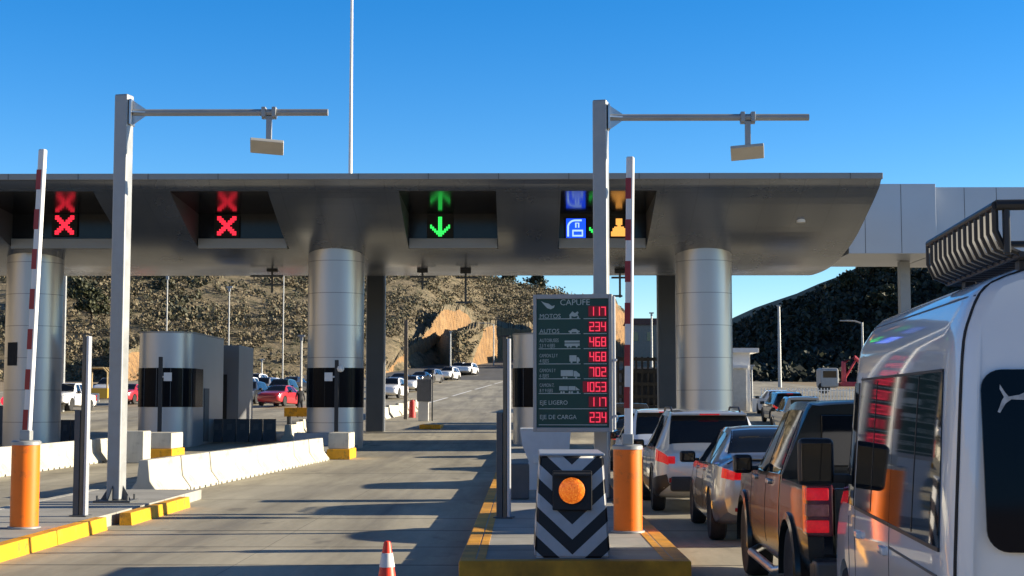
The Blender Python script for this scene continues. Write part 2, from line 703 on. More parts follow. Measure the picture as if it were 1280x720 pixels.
mb = MB()
xs = np.concatenate([np.arange(-420, -80, 10), np.arange(-80, 60, 2.2)])
ys = np.concatenate([np.arange(165, 350, 2.5), np.arange(352, 520, 14)])
nx = len(xs)
mb.add([(float(x), float(y), hill_left(float(x), float(y))) for y in ys for x in xs],
       [(j * nx + i, j * nx + i + 1, (j + 1) * nx + i + 1, (j + 1) * nx + i) for j in range(len(ys) - 1) for i in range(nx - 1)])
struct('hill', mb, HILL, fix=False)


def hill_right(x, y):
    f = float(np.interp(x, [18, 24, 29, 36, 48, 58, 84, 110, 400], [0, .3, 1.5, 4.5, 9.8, 14.2, 16.8, 18.5, 26]))
    yq = ss(172 - .5 * max(0, x - 40), 224 - .4 * max(0, x - 40), y)
    h = g(y) - .6 + f * (yq ** .9) + 1.1 * fbm(x, y, 5, 4, 16) * min(1, f / 6)
    if y > 250:
        h -= (y - 250) * .10 * min(1, f / 8)
    return h


mb = MB()
xs = np.concatenate([np.arange(14, 100, 2.5), np.arange(100, 420, 16)])
ys = np.concatenate([np.arange(164, 262, 2.5), np.arange(264, 420, 12)])
nx = len(xs)
mb.add([(float(x), float(y), hill_right(float(x), float(y))) for y in ys for x in xs],
       [(j * nx + i, j * nx + i + 1, (j + 1) * nx + i + 1, (j + 1) * nx + i) for j in range(len(ys) - 1) for i in range(nx - 1)])
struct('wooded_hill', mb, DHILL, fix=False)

mb = MB()
xs = np.concatenate([np.arange(-420, -60, 12)])
ys = np.arange(-330, 172, 10)
nx = len(xs)


def hill_side(x, y):
    f = ss(-62, -190, x)
    return -.6 + 46 * f * (.8 + .25 * fbm(x, y, 41, 4, 90)) * (1 if y < 150 else 1) + 2 * fbm(x, y, 43, 4, 30) * f


mb.add([(float(x), float(y), hill_side(float(x), float(y))) for y in ys for x in xs],
       [(j * nx + i, j * nx + i + 1, (j + 1) * nx + i + 1, (j + 1) * nx + i) for j in range(len(ys) - 1) for i in range(nx - 1)])
struct('hill', mb, DRYGRASS, fix=False)  # unseen hill on the left, added for tan reflections and warm bounce
mb = MB()
xs = np.arange(-420, 300, 14)
ys = np.arange(-330, -70, 10)
nx = len(xs)
mb.add([(float(x), float(y), -.6 + 34 * ss(-80, -200, float(y)) * (.8 + .3 * fbm(float(x), float(y), 45, 4, 90))) for y in ys for x in xs],
       [(j * nx + i, j * nx + i + 1, (j + 1) * nx + i + 1, (j + 1) * nx + i) for j in range(len(ys) - 1) for i in range(nx - 1)])
struct('hill', mb, DRYGRASS, fix=False)  # unseen hill behind the camera, added for what glass and metal reflect

# far mountain behind the right hill
mb = MB()
pts = [(-400, 0), (120, 40), (330, 128), (450, 185), (620, 262), (800, 340), (1000, 330), (1500, 150), (2200, 60)]
xs = np.arange(-400, 2200, 40)
vs = []
nr = 9
for k in range(nr):
    for x in xs:
        zt = float(np.interp(x, [p[0] for p in pts], [p[1] for p in pts])) * (1 + .05 * fbm(float(x), 0, 8, 4, 220))
        q = k / (nr - 1)
        vs.append((float(x), 2100 + q * 700 + 60 * fbm(float(x), k * 80, 9, 3, 260), q * zt + 8 * fbm(float(x), k * 90, 4, 4, 120) * q))
nx = len(xs)
mb.add(vs, [(j * nx + i, j * nx + i + 1, (j + 1) * nx + i + 1, (j + 1) * nx + i) for j in range(nr - 1) for i in range(nx - 1)])
struct('far_mountain', mb, FARM, fix=False)


def leafquads(mb, c, r, n, size, flat=.8, mats=(0,)):
    for _ in range(n):
        while True:
            p = Vector((random.uniform(-1, 1), random.uniform(-1, 1), random.uniform(-1, 1)))
            if p.length < 1:
                break
        p = Vector((p.x * r, p.y * r, p.z * r * flat))
        a = Vector((random.gauss(0, 1), random.gauss(0, 1), random.gauss(0, 1))).normalized()
        b = a.orthogonal().normalized()
        a = a.cross(b)
        s_ = size * random.uniform(.6, 1.4)
        q = Vector(c) + p
        mb.cur = random.choice(mats)
        mb.add([q - a * s_ - b * s_ * .6, q + a * s_ - b * s_ * .6, q + a * s_ * .7 + b * s_ * .6, q - a * s_ * .7 + b * s_ * .6], [(0, 1, 2, 3)])


# scrub on the left hill (uncountable ground cover)
def in_cut(x, y):
    """keep the bare earth cuts free of scrub (pixel outline of the cuts, seen at this depth)"""
    d = Vector((x, y, hill_left(x, y))) - CAM
    k = 1 / d.dot(_fw)
    px = 640 + FPX * d.dot(_rt) * k
    py = 360 - FPX * d.dot(_up) * k
    return px, py


mb = MB()
cnt = 0
while cnt < 5200:
    y = random.uniform(178, 345)
    x = random.uniform(-95, 40)
    px, py = in_cut(x, y)
    if px < -20 or px > 840 or py > 495:
        continue
    if 478 < px < 592 and py > 388 + max(0, 548 - px) * 1.0:
        continue
    if 575 < px < 645 and py > 404 or 750 < px < 840 and py > 372:
        continue
    if fbm(x, y, 12, 4, 22) < -.28 and random.random() < .8:
        continue
    z = hill_left(x, y)
    r = random.uniform(.45, 1.3) * (1.6 if random.random() < .15 else 1)
    kind = random.random()
    mats = (0, 0, 1) if kind < .15 else ((1, 2, 2) if kind < .55 else (2, 2, 1))
    leafquads(mb, (x, y, z + r * .4), r, 46, .095 * (r + .5), .75, mats)
    cnt += 1
for _ in range(500):
    y = random.uniform(185, 300)
    x = random.uniform(-85, -40)
    px, py = in_cut(x, y)
    if not (70 < px < 250 and 340 < py < 470) or fbm(x, y, 14, 3, 18) < .0:
        continue
    r = random.uniform(.9, 2.0)
    leafquads(mb, (x, y, hill_left(x, y) + r * .4), r, 50, .15 * (r + .5), .75, (0, 0, 0, 1))
SCR1 = M('scrub_green', (.045, .048, .026), .7, var=.35, scale=.4)
SCR2 = M('scrub_olive', (.095, .088, .050), .7, var=.35, scale=.4)
SCR3 = M('scrub_dry', (.185, .148, .092), .8, var=.35, scale=.4)
struct('hillside_scrub', mb, [SCR1, SCR2, SCR3], fix=False, kind='stuff')
mb = MB()
cnt = 0
while cnt < 2300:
    y = random.uniform(150, 262)
    x = random.uniform(24, 100)
    if y < 176 - .5 * max(0, x - 40):
        continue
    z = hill_right(x, y)
    r = random.uniform(.8, 2.2)
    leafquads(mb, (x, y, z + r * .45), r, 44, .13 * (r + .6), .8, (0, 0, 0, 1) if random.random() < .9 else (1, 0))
    cnt += 1
LEAFD = M('leaf_shade_green', (.016, .021, .012), .7, var=.5, scale=.12)  # right hill's deep shade partly put into a darker leaf colour
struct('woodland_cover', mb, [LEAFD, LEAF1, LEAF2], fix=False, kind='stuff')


def tree(name, label, x, y, z, h, r, group, leaf=(0, 0, 1), nclump=26, per=55, lean=0.0):
    t_ = thing(name, label, 'tree', (x, y, z), 0, group)
    tb = MB()
    tb.tube([(0, 0, -.6), (.03 * h, 0, h * .25), (lean * h * .5, .02 * h, h * .55), (lean * h, 0, h * .85)], [h * .035, h * .028, h * .018, h * .006], 8)
    for k in range(7):
        a = random.uniform(0, 6.28)
        z0 = h * random.uniform(.3, .65)
        tb.tube([(lean * z0, 0, z0), (lean * z0 + math.cos(a) * r * .45, math.sin(a) * r * .45, z0 + h * .13), (lean * z0 + math.cos(a) * r * .8, math.sin(a) * r * .8, z0 + h * .2)],
                [h * .013, h * .008, h * .003], 6)
    tb.build('trunk', BARK, t_)
    cb_ = MB()
    for k in range(nclump):
        a = random.uniform(0, 6.28)
        q = math.sqrt(random.random()) * r * .85
        zz = h * random.uniform(.38, .98)
        q *= math.sin(min(1, (zz / h - .25) / .75) * math.pi * .85 + .35)
        leafquads(cb_, (math.cos(a) * q + lean * zz, math.sin(a) * q, zz), r * random.uniform(.2, .38), per, r * .05 + .06, .75, leaf)
    cb_.build('crown', [LEAF1, LEAF2, LEAF3], t_, fix=False)
    return t_


def on_left(px, Y):
    p = W(px, 400, Y)
    return p.x, Y, hill_left(p.x, Y)


def on_right(px, Y):
    p = W(px, 400, Y)
    return p.x, Y, hill_right(p.x, Y)


gl = 'trees on the sunlit ridge'
for (px, Y, h, r, lab, lf) in (
        (606, 334, 4.6, 3.4, 'broad dark green tree on the sunlit ridge, left of the small round one', (0, 0, 0, 1)),
        (671, 333, 3.6, 2.6, 'small round green tree on the ridge just left of the rate board pole', (0, 0, 1)),
        (636, 336, 2.6, 2.2, 'low olive bush-like tree between the two dark ridge trees', (1, 1, 2)),
        (113, 205, 5.2, 2.9, 'leafy olive green tree at the hill foot behind the tall grey post', (1, 1, 0)),
        (95, 214, 4.2, 2.4, 'dark green tree low on the hill beside the leafy olive one', (0, 0, 1)),
        (168, 262, 4.4, 3.0, 'dark rounded tree on the slope just right of the left boom pole', (0, 0, 0)),
        (560, 300, 3.0, 2.4, 'scrubby olive tree on the slope above the bare orange cut', (1, 2, 0))):
    x, y, z = on_left(px, Y)
    tree('tree', lab, x, y, z, h, r, gl, lf)
gr = 'trees along the shaded hill top'
for (px, Y, h, r, lab, lf) in (
        (1062, 226, 3.6, 2.6, 'shrubby tree on the shaded hill top, left end of the crest trees', (0, 1, 1)),
        (1090, 230, 4.6, 3.2, 'tall olive tree on the shaded hill crest, left of the canopy post', (1, 1, 2)),
        (1112, 222, 4.2, 2.8, 'pale leafy tree directly left of the slim canopy post', (1, 1, 2, 0)),
        (1108, 204, 4.0, 2.8, 'green tree below the crest and left of the slim canopy post', (1, 0)),
        (1148, 226, 4.0, 2.8, 'dark tree right of the slim canopy post under the roof rack', (0, 1))):
    x, y, z = on_right(px, Y)
    tree('tree', lab, x, y, z - .3, h, r, gr, lf)


# bare earth cuts ------------------------------------------------
def cut_face(poly, Yf, name, mat, bk=(0, 5, 1.2), rough=.9):
    """a rough sloping earth bank; poly gives its outline, Yf(px,py) its distance"""
    mb = MB()
    xs_ = [p[0] for p in poly]
    ys_ = [p[1] for p in poly]
    x0, x1, y0, y1 = min(xs_), max(xs_), min(ys_), max(ys_)

    def inside(x, y):
        c = False
        n = len(poly)
        for i in range(n):
            ax, ay = poly[i]
            bx, by = poly[(i + 1) % n]
            if (ay > y) != (by > y) and x < (bx - ax) * (y - ay) / (by - ay) + ax:
                c = not c
        return c

    n, m = int((x1 - x0) / 1.1), int((y1 - y0) / 1.1)
    idx = {}

    def vid(i, j):
        if (i, j) not in idx:
            px = x0 + (x1 - x0) * i / n
            py = y0 + (y1 - y0) * j / m
            Y = Yf(px, py)
            p = W(px + .45 * math.sin(i * 7.1 + j * 3.3), py + .45 * math.sin(j * 5.7 + i * 2.9), Y)
            d = rough * (fbm(p.x * 3, p.z * 3, 21, 4, 14) + .5 * math.sin(p.x * 1.9 + math.sin(p.z * .8)))
            idx[(i, j)] = len(mb.v)
            mb.v.append((p.x, p.y + d, p.z))
        return idx[(i, j)]

    for i in range(n):
        for j in range(m):
            ex, ey = x0 + (x1 - x0) * (i + .5) / n, y0 + (y1 - y0) * (j + .5) / m
            if inside(ex + 3.5 * fbm(ex, ey, 31, 4, 9), ey + 3.0 * fbm(ex, ey, 33, 4, 9)):
                mb.f.append((vid(i, j + 1), vid(i + 1, j + 1), vid(i + 1, j), vid(i, j)))
                mb.mi.append(0)
    # give the bank thickness: the same skin again, further back into the hill
    nv = len(mb.v)
    edges = {}
    for f in mb.f:
        for a, b in zip(f, f[1:] + f[:1]):
            edges[(a, b)] = 1
    back = [(x + bk[0], y + bk[1], z + bk[2]) for x, y, z in mb.v]
    mb.v += back
    for (a, b) in list(edges):
        if (b, a) not in edges:
            mb.f.append((b, a, a + nv, b + nv))
            mb.mi.append(1)
    return struct(name, mb, [mat, HILL], fix=False, angle=50)


big = [(470, 474), (482, 462), (500, 448), (516, 432), (530, 420), (542, 404), (549, 391), (560, 387), (574, 388), (584, 394), (590, 404),
       (592, 418), (586, 424), (575, 420), (556, 420), (545, 430), (528, 446), (512, 458), (498, 466), (482, 474)]
cut_face(big, lambda px, py: 200 + (px - 480) * .48 + (470 - py) * .10, 'earth_cut', ROCK)
foot = [(136, 508), (140, 470), (150, 448), (164, 440), (180, 440), (192, 462), (200, 508)]
cut_face(foot, lambda px, py: 168 + (px - 136) * .3 + (508 - py) * .14, 'earth_cut', ROCK)
second = [(584, 455), (592, 440), (600, 420), (606, 409), (622, 407), (645, 412), (662, 408), (672, 430), (672, 470), (584, 470)]
cut_face(second, lambda px, py: 222 + (px - 584) * .42 + (460 - py) * .10, 'earth_cut', ROCK)
third = [(742, 372), (756, 376), (770, 380), (782, 392), (800, 408), (812, 420), (818, 432), (800, 440), (780, 446), (742, 450)]
cut_face(third, lambda px, py: 236 + (px - 742) * .42 + (445 - py) * .12, 'earth_cut', ROCK)
wedge = [(500, 466), (512, 458), (530, 444), (546, 430), (556, 421), (577, 418), (572, 436), (566, 462), (540, 466)]
# the shaded flank of the notch, running away to the left
cut_face(wedge, lambda px, py: 217 + (577 - px) * .55 + (462 - py) * .04, 'shaded_cut', DIRT, rough=.4)
noseb = [(570, 421), (580, 416), (592, 410), (606, 408), (602, 420), (594, 440), (586, 460), (562, 464), (566, 440)]
cut_face(noseb, lambda px, py: 214 + abs(px - 574) * .2 + (462 - py) * .10, 'earth_bank', HILL, rough=.6)
mb = MB()
for _ in range(70):
    px, py = random.uniform(566, 604), random.uniform(412, 462)
    if px > 606 - (py - 408) * .5:
        continue
    q = W(px, py, 213 + abs(px - 574) * .2 + (462 - py) * .10)
    leafquads(mb, q, random.uniform(.35, .8), 30, .13, .8, (0, 1, 2, 2))
struct('bank_scrub', mb, [SCR1, SCR2, SCR3], fix=False, kind='stuff')

# ------------------------------------------------------------------ toll canopy
HULL = [(51.0, 9.53), (51.2, 9.36), (51.5, 9.21), (53.35, 8.53), (55.0, 7.99), (56.4, 7.68), (58.07, 7.42), (59.6, 7.28), (61.2, 7.24),
        (63.5, 7.28), (66.5, 7.65), (69.5, 8.35), (72.0, 9.2), (72.5, 9.53)]
canopy = thing('toll_canopy', 'long dark grey metal toll plaza canopy with curved boat-like underside', 'canopy', (0, 0, 0))
XL, XR = -46.0, 12.4
YB = 56.2     # recess back wall
RC = [(-31.0, -27.0), (-19.6, -15.15), (-12.45, -9.0), (-4.40, -.98), (1.30, 4.66)]
i0, i1 = 2, 5
Zc = 9.0
Zf = HULL[i0][1]


def hull_z(y):
    return float(np.interp(y, [p[0] for p in HULL], [p[1] for p in HULL]))


# finer hull profile
prof = []
for a, b in zip(HULL, HULL[1:]):
    for k in range(4):
        yy_ = a[0] + (b[0] - a[0]) * k / 4
        prof.append((yy_, pchip([q[0] for q in HULL], [q[1] for q in HULL], yy_)))
prof.append(HULL[-1])
ya_, yb_ = HULL[i0][0], HULL[i1][0]
bx = [XL]
for a, b in RC:
    bx += [a, b]
bx.append(XR)
mb = MB()
for k in range(len(bx) - 1):
    xa, xb = bx[k], bx[k + 1]
    isrec = k % 2 == 1
    for (p, q) in zip(prof, prof[1:]):
        if isrec and p[0] >= ya_ - 1e-6 and q[0] <= yb_ + 1e-6:
            continue
        mb.add([(xa, p[0], p[1]), (xb, p[0], p[1]), (xb, q[0], q[1]), (xa, q[0], q[1])], [(0, 1, 2, 3)])
# closed end at the right
mb.add([(XR, p[0], p[1]) for p in prof], [tuple(range(len(prof)))])
mb.add([(XL, p[0], p[1]) for p in prof], [tuple(range(len(prof)))])
mb.build('soffit', SOFFIT, canopy, angle=50, fix=False)
mb = MB()
mb.box(XL - .05, XR + .05, 50.95, 72.55, 9.532, 9.75, .02)
mb.build('fascia', FASCIA, canopy)
for (xa, xb) in RC:
    side = [p for p in prof if ya_ - 1e-6 <= p[0] <= yb_ + 1e-6]
    for x in (xa, xb):
        mb = MB()
        poly = [(x, p[0], p[1]) for p in side] + [(x, yb_, Zc)]
        mb.add(poly, [tuple(range(len(poly)))])
        rc = mb.build('recess_wall', RWALL, canopy, fix=False)
    mb = MB()
    mb.add([(xa, ya_ + .02, Zf - .004), (xb, ya_ + .02, Zf - .004), (xb, YB, Zc - .004), (xa, YB, Zc - .004)], [(0, 1, 2, 3)])
    mb.add([(xa, YB, Zc), (xb, YB, Zc), (xb, YB, 7.69), (xa, YB, 7.69)], [(0, 1, 2, 3)])
    # screen joints
    mb.build('gloss_panel', RECESS, rc, fix=False)
    mb = MB()
    mb.box(xa + .03, xb - .03, YB - .22, YB - .03, 7.66, 8.04, .015)
    mb.build('sill', FASCIA, rc)
# downlights
for px in (1001,):
    mb = MB()
    p = W(px, 267, 53.7)
    mb.cyl((p.x, 53.7, hull_z(53.7) - .06), (p.x, 53.7, hull_z(53.7) + .05), .16, n=16)
    mb.build('downlight', WHITE, canopy)
mb = MB()
for x in np.arange(XL + 1.2, XR, 2.44):
    mb.box(float(x) - .012, float(x) + .012, 50.94, 50.949, 9.54, 9.745)
mb.build('panel_joint', GREYD, canopy)

# lighter extension to the right
ext = thing('canopy_wing', 'light grey flat-fronted canopy wing to the right of the dark canopy', 'canopy', (0, 0, 0))
mb = MB()
mb.box(12.55, 15.95, 57.0, 62.5, 7.54, 10.26, .02)
mb.build('cladding', PANEL2, ext)
mb = MB()
mb.box(15.97, 75, 57.5, 62.7, 7.52, 10.2, .02)
mb.build('cladding', PANEL2, ext)
mb = MB()
for x in (13.2, 14.6):
    mb.box(x - .01, x + .01, 56.993, 56.998, 7.56, 10.24)
for x in np.arange(17.2, 60, 1.25):
    mb.box(float(x) - .01, float(x) + .01, 57.493, 57.498, 7.54, 10.18)
mb.build('panel_joint', GREYD, ext)
mb = MB()
p = W(1131, 400, 60)
mb.box(p.x - .21, p.x + .21, 59.8, 60.2, g(60) - .2, 7.52, .02)
mb.build('post', GREYM, ext)

# flag pole on the roof
p = W(438, 205, 55)
mb = MB()
mb.cyl((0, 0, -.1), (0, 0, 5), .075, .06, 12).cyl((0, 0, 5), (0, 0, 11.5), .06, .035, 12)
mb.cyl((0, 0, -.02), (0, 0, .1), .2, n=12)
tag(mb.build('mast', WHITE, loc=(p.x, 55, 9.76)), 'tall thin white mast standing on the canopy roof', 'mast')

# columns
grc = 'round metal columns of the toll canopy'


def column(px, Y, label, extra=None):
    x = W(px, 400, Y).x
    t_ = thing('round_column', label, 'column', (x, Y, g(Y)), 0, grc)
    mb = MB()
    mb.lathe([(1.085, -.2), (1.085, 8.75)], n=64)
    mb.build('cladding', COLUMN, t_, angle=30)
    return t_


def curved_panel(mb, r, z0, z1, a0, a1, th=.02, n=28):
    vs = []
    for k in range(n + 1):
        a = a0 + (a1 - a0) * k / n
        for (rr, zz) in ((r, z0), (r, z1), (r + th, z1), (r + th, z0)):
            vs.append((rr * math.cos(a), rr * math.sin(a), zz))
    fs = []
    for k in range(n):
        for j in range(4):
            fs.append((k * 4 + j, k * 4 + (j + 1) % 4, (k + 1) * 4 + (j + 1) % 4, (k + 1) * 4 + j))
    fs += [(0, 1, 2, 3), tuple(4 * n + j for j in (3, 2, 1, 0))]
    mb.add(vs, fs)


cmid = column(420, 57.4, 'round grey metal column between lanes with a black glazed band near its base')
mb = MB()
curved_panel(mb, 1.09, 1.55, 3.06, R(180), R(360))
band = mb.build('window_band', GLASSB, cmid)
mb = MB()
for a in (200, 228, 256, 285, 312, 338):
    mb.m = Matrix.Rotation(R(a), 4, 'Z')
    mb.box(1.112, 1.118, -.012, .012, 1.56, 3.05)
mb.build('mullion', DARK, band)
cright = column(880, 57.4, 'round grey metal column on the right, behind the queue of cars')
cleft = column(43, 58, 'round grey metal column at the far left behind the striped boom')
mb = MB()
mb.m = Matrix.Rotation(R(-118), 4, 'Z')
mb.box(1.07, 1.10, -.24, .24, 3.15, 4.05, .01)
mb.build('vent', DARK, cleft)

grp = 'flat dark pillars behind the round columns'
for (px, lab) in ((470, 'flat dark steel pillar behind the column with the black band'), (833, 'flat dark steel pillar just left of the right round column')):
    x = W(px, 400, 70).x
    t_ = thing('flat_pillar', lab, 'pillar', (x, 70, g(70)), 0, grp)
    mb = MB()
    mb.box(-.40, .40, -.35, .35, -.2, 8.4, .02)
    mb.build('shaft', M('pillar_paint', (.07, .08, .095), .35, metal=.4, var=.1, scale=.6), t_)
    mb = MB()
    mb.box(.405, .45, -.1, .1, 0, 8.1)
    mb.box(-.45, -.405, -.1, .1, 0, 8.1)
    mb.build('cable_duct', PANEL2, t_)  # thin pale strip down each side of the pillar

# ------------------------------------------------------------------ lane signals
def cross_bits(n=9):
    out = []
    for i in range(n):
        for j in range(n):
            if abs(i - j) <= 1 or abs(i + j - (n - 1)) <= 1:
                out.append((i, j))
    return out


ARROW = ["....##....", "....##....", "....##....", "....##....", "#...##...#", "##..##..##", ".##.##.##.", "..######..", "...####...", "....##...."]


def pixel_sign(name, label, px, py, w, bits, rows, cols, mat, group, back=(0.2, .2), gap=.10):
    p = W(px, py, YB - .2)
    t_ = thing(name, label, 'lane signal', (p.x, YB - .03, p.z), 0, group)
    h = w * rows / cols
    mb = MB()
    mb.box(-w / 2 - .12, w / 2 + .12, -.10, .0, -h / 2 - .06, h / 2 + .06, .01)
    mb.build('housing', DARK, t_)
    mb = MB()
    s_ = w / cols
    for (i, j) in bits:
        mb.box(-w / 2 + i * s_ + gap * s_ / 2, -w / 2 + (i + 1) * s_ - gap * s_ / 2, -.115, -.1005, h / 2 - (j + 1) * s_ + gap * s_ / 2, h / 2 - j * s_ - gap * s_ / 2)
    mb.build('lit_symbol', mat, t_)
    return t_


gs = 'lane signals in the canopy recesses'
pixel_sign('lane_signal', 'red cross lane signal at the far left, beside the striped boom', 80, 281, .74, cross_bits(), 9, 9, LEDX, gs)
pixel_sign('lane_signal', 'red cross lane signal over the lane right of the left boom pole', 283, 282, .74, cross_bits(), 9, 9, LEDX, gs)
ab = [(i, j) for j, r_ in enumerate(ARROW) for i, c in enumerate(r_) if c == '#']
pixel_sign('lane_signal', 'green down arrow lane signal over the open lane', 550, 283, .76, ab, 10, 10, LEDG, gs)
# arrow half hidden by the right boom pole
pixel_sign('lane_signal', 'green down arrow lane signal half hidden behind the right boom pole', 748, 286, .70, ab, 10, 10, LEDG, gs)
PERS = ["...####...", "...####...", "...####...", "...####...", "....##....", "..######..", ".########.", ".########.", "##########", "##########", "##########"]
ob = [(i, j) for j, r_ in enumerate(PERS) for i, c in enumerate(r_) if c == '#']
pixel_sign('lane_signal', 'orange cashier symbol lane signal left of the right striped boom', 774, 284, .62, ob, 11, 10, LEDO, gs, gap=.04)
p = W(720, 285, YB - .2)
t_ = thing('lane_signal', 'square blue lit lane signal with white tag symbol', 'lane signal', (p.x, YB - .03, p.z), 0, gs)
mb = MB()
mb.box(-.44, .44, -.1, 0, -.44, .44, .01)
mb.build('housing', DARK, t_)
mb = MB()
mb.box(-.37, .37, -.112, -.1005, -.37, .37)
mb.build('lit_panel', LEDB, t_)
mb = MB()
arc = [(-.30, -.32), (-.30, .05)] + [(-.30 + .28 * (1 - math.cos(a)), .05 + .25 * math.sin(a)) for a in np.linspace(.15, 1.57, 7)] + [(.22, .30)]
for a, b in zip(arc, arc[1:]):
    a, b = Vector((a[0], 0, a[1])), Vector((b[0], 0, b[1]))
    mb.cyl(a + Vector((0, -.118, 0)), b + Vector((0, -.118, 0)), .034, n=8)
mb.box(-.14, .27, -.120, -.1125, -.06, -.125)
mb.box(-.14, .27, -.120, -.1125, -.32, -.26)
mb.box(-.14, -.09, -.120, -.1125, -.26, -.125)
mb.box(.22, .27, -.120, -.1125, -.26, -.125)
mb.box(-.03, .02, -.120, -.1125, .02, .18)
mb.box(.08, .13, -.120, -.1125, .02, .18)
mb.box(-.03, .13, -.120, -.1125, .18, .21)
mb.build('lit_symbol', LEDW, t_)

# hanging antenna brackets under the canopy
gh = 'antenna brackets hanging under the canopy'


def hang(px, ybot, label, arms, Y=60.5):
    p = W(px, ybot, Y)
    z1 = hull_z(Y)
    t_ = thing('antenna_bracket', label, 'bracket', (p.x, Y, z1), 0, gh)
    mb = MB()
    mb.cyl((0, 0, .05), (0, 0, p.z - z1), .045, n=8)
    mb.build('rod', GREYD, t_)
    for (pyy, dx0, dx1) in arms:
        za = W(px, pyy, Y).z - z1
        mb = MB()
        mb.box(dx0, dx1, -.05, .05, za - .04, za + .04, .01)
        mb.build('crossbar', GREYD, t_)
    mb = MB()
    mb.box(-.22, .22, -.12, .12, W(px, arms[0][0] - 8, Y).z - z1 - .09, W(px, arms[0][0] - 8, Y).z - z1 + .07, .02)
    mb.build('antenna', BLACKP, t_)


hang(528, 362, 'thin antenna bracket hanging under the canopy, left of its pair over the open lane', [(346, -.5, .55), (352, -.2, .2)])
hang(582, 380, 'thin antenna bracket hanging under the canopy, right of its pair over the open lane', [(347, -.4, .5), (378, -.4, .2)])
hang(340, 366, 'thin antenna bracket hanging just left of the banded column', [(345, -.9, .45), (356, -.3, .4)])
hang(775, 372, 'thin antenna bracket hanging beside the right boom pole', [(347, -.35, .4), (370, -.7, .1)])

# ------------------------------------------------------------------ booths
BOOTHM = M('booth_cladding', (.50, .50, .505), .34, metal=.6, var=.05, scale=.5)


def booth(px, Y, label, top, length=5.5, group='toll booths with black window bands', rear=True):
    x = W(px, 480, Y).x
    t_ = thing('toll_booth', label, 'toll booth', (x, Y, g(Y)), 0, group)
    r = 1.085
    n = 28
    pl = [(r * math.cos(a), r * math.sin(a)) for a in np.linspace(math.pi, 2 * math.pi, n)]
    pl = pl + [(r, length), (-r, length)]
    mb = MB()
    mb.prism(pl, -.2, top, 'z')
    mb.build('wall', BOOTHM, t_, angle=30)
    mb = MB()
    curved_panel(mb, r + .003, 1.55, 3.06, R(180), R(360))
    mb.box(r + .003, r + .03, .0, 1.4, 1.55, 3.06)
    mb.box(-r - .03, -r - .003, .0, 1.4, 1.55, 3.06)
    wb = mb.build('window_band', GLASSB, t_)
    mb = MB()
    for a in (205, 232, 262, 290, 315, 340):
        mb.m = Matrix.Rotation(R(a), 4, 'Z')
        mb.box(r + .025, r + .03, -.012, .012, 1.56, 3.05)
    mb.build('mullion', GREYD, wb)
    mb = MB()
    mb.box(r + .003, r + .03, 1.7, 2.6, .15, 2.3, .005)
    mb.build('door', GREYD, t_)
    mb = MB()
    mb.prism([(p_[0] * 1.02, p_[1] * 1.02) for p_ in pl[:n]] + [(r * 1.02, length + .02), (-r * 1.02, length + .02)], top + .002, top + .06, 'z')
    mb.build('roof_cap', FASCIA, t_)
    return t_


b1 = booth(209, 58.2, 'grey rounded toll booth with black window band standing left of the central column', 4.42)
b2 = booth(676, 58.0, 'rounded toll booth mostly hidden behind the green rate board', 4.35)
# service cabin behind the left booth
x = W(281, 480, 66).x
sc = thing('service_cabin', 'plain grey cabin with dark doorway just right of the left booth', 'cabin', (x, 66, g(66)))
mb = MB()
mb.box(-.75, .62, 0, 3.5, -.2, 4.05, .02)
mb.build('wall', M('cabin_cladding', (.22, .225, .24), .4, metal=.4, var=.06, scale=.5), sc)
mb = MB()
mb.box(-.72, .1, -.03, -.003, .05, 2.75, .005)
dr = mb.build('door', DARK, sc)
mb = MB()
mb.box(-.68, -.3, -.05, -.032, 1.5, 1.95, .005)
mb.build('notice', WHITE, dr)
mb = MB()
mb.cyl((-.55, -.16, 1.3), (-.55, -.04, 1.3), .14, n=14)
mb.build('red_disc', M('red_plastic', (.6, .02, .06), .4), dr)

# bollard signs before the booths
gb = 'slim dark posts with small notice plates at the booths'
for (px, Y, top, lab, side) in ((201, 55.5, 446, 'slim dark post with small white plate before the left booth', .28),
                                (421, 55.0, 450, 'slim dark post with small white plate before the banded column', -.30)):
    p = W(px, top, Y)
    t_ = thing('notice_post', lab, 'post', (p.x, Y, g(Y)), 0, gb)
    mb = MB()
    mb.box(-.07, .07, -.06, .06, 0, p.z - g(Y), .01)
    mb.build('post', BLACKP, t_)
    z = W(px, 471, Y).z - g(Y)
    mb = MB()
    mb.box(side - .15, side + .15, -.03, .0, z - .16, z + .16, .005)
    mb.box(min(0, side), max(0, side), .0, .03, z - .03, z + .03)
    mb.build('plate', SHEETW, t_)
    if side < 0:
        mb = MB()
        zc = W(px, 461, Y).z - g(Y)
        mb.lathe([(.0, -.13), (.1, -.1), (.14, 0), (.1, .1), (0, .13)], (.15, -.05, zc), 'z', 14)
        mb.build('dome_camera', WHITE, t_)

# ------------------------------------------------------------------ traffic islands
def island(x0, x1, y0, y1, h, name='traffic_island'):
    mb = MB()
    mb.box(x0 + .16, x1 - .16, y0 + .16, y1, 0.0, h - .004)
    return struct(name, mb, ISLC)


island(-8.0, -5.80, 4, 27.5, .18)
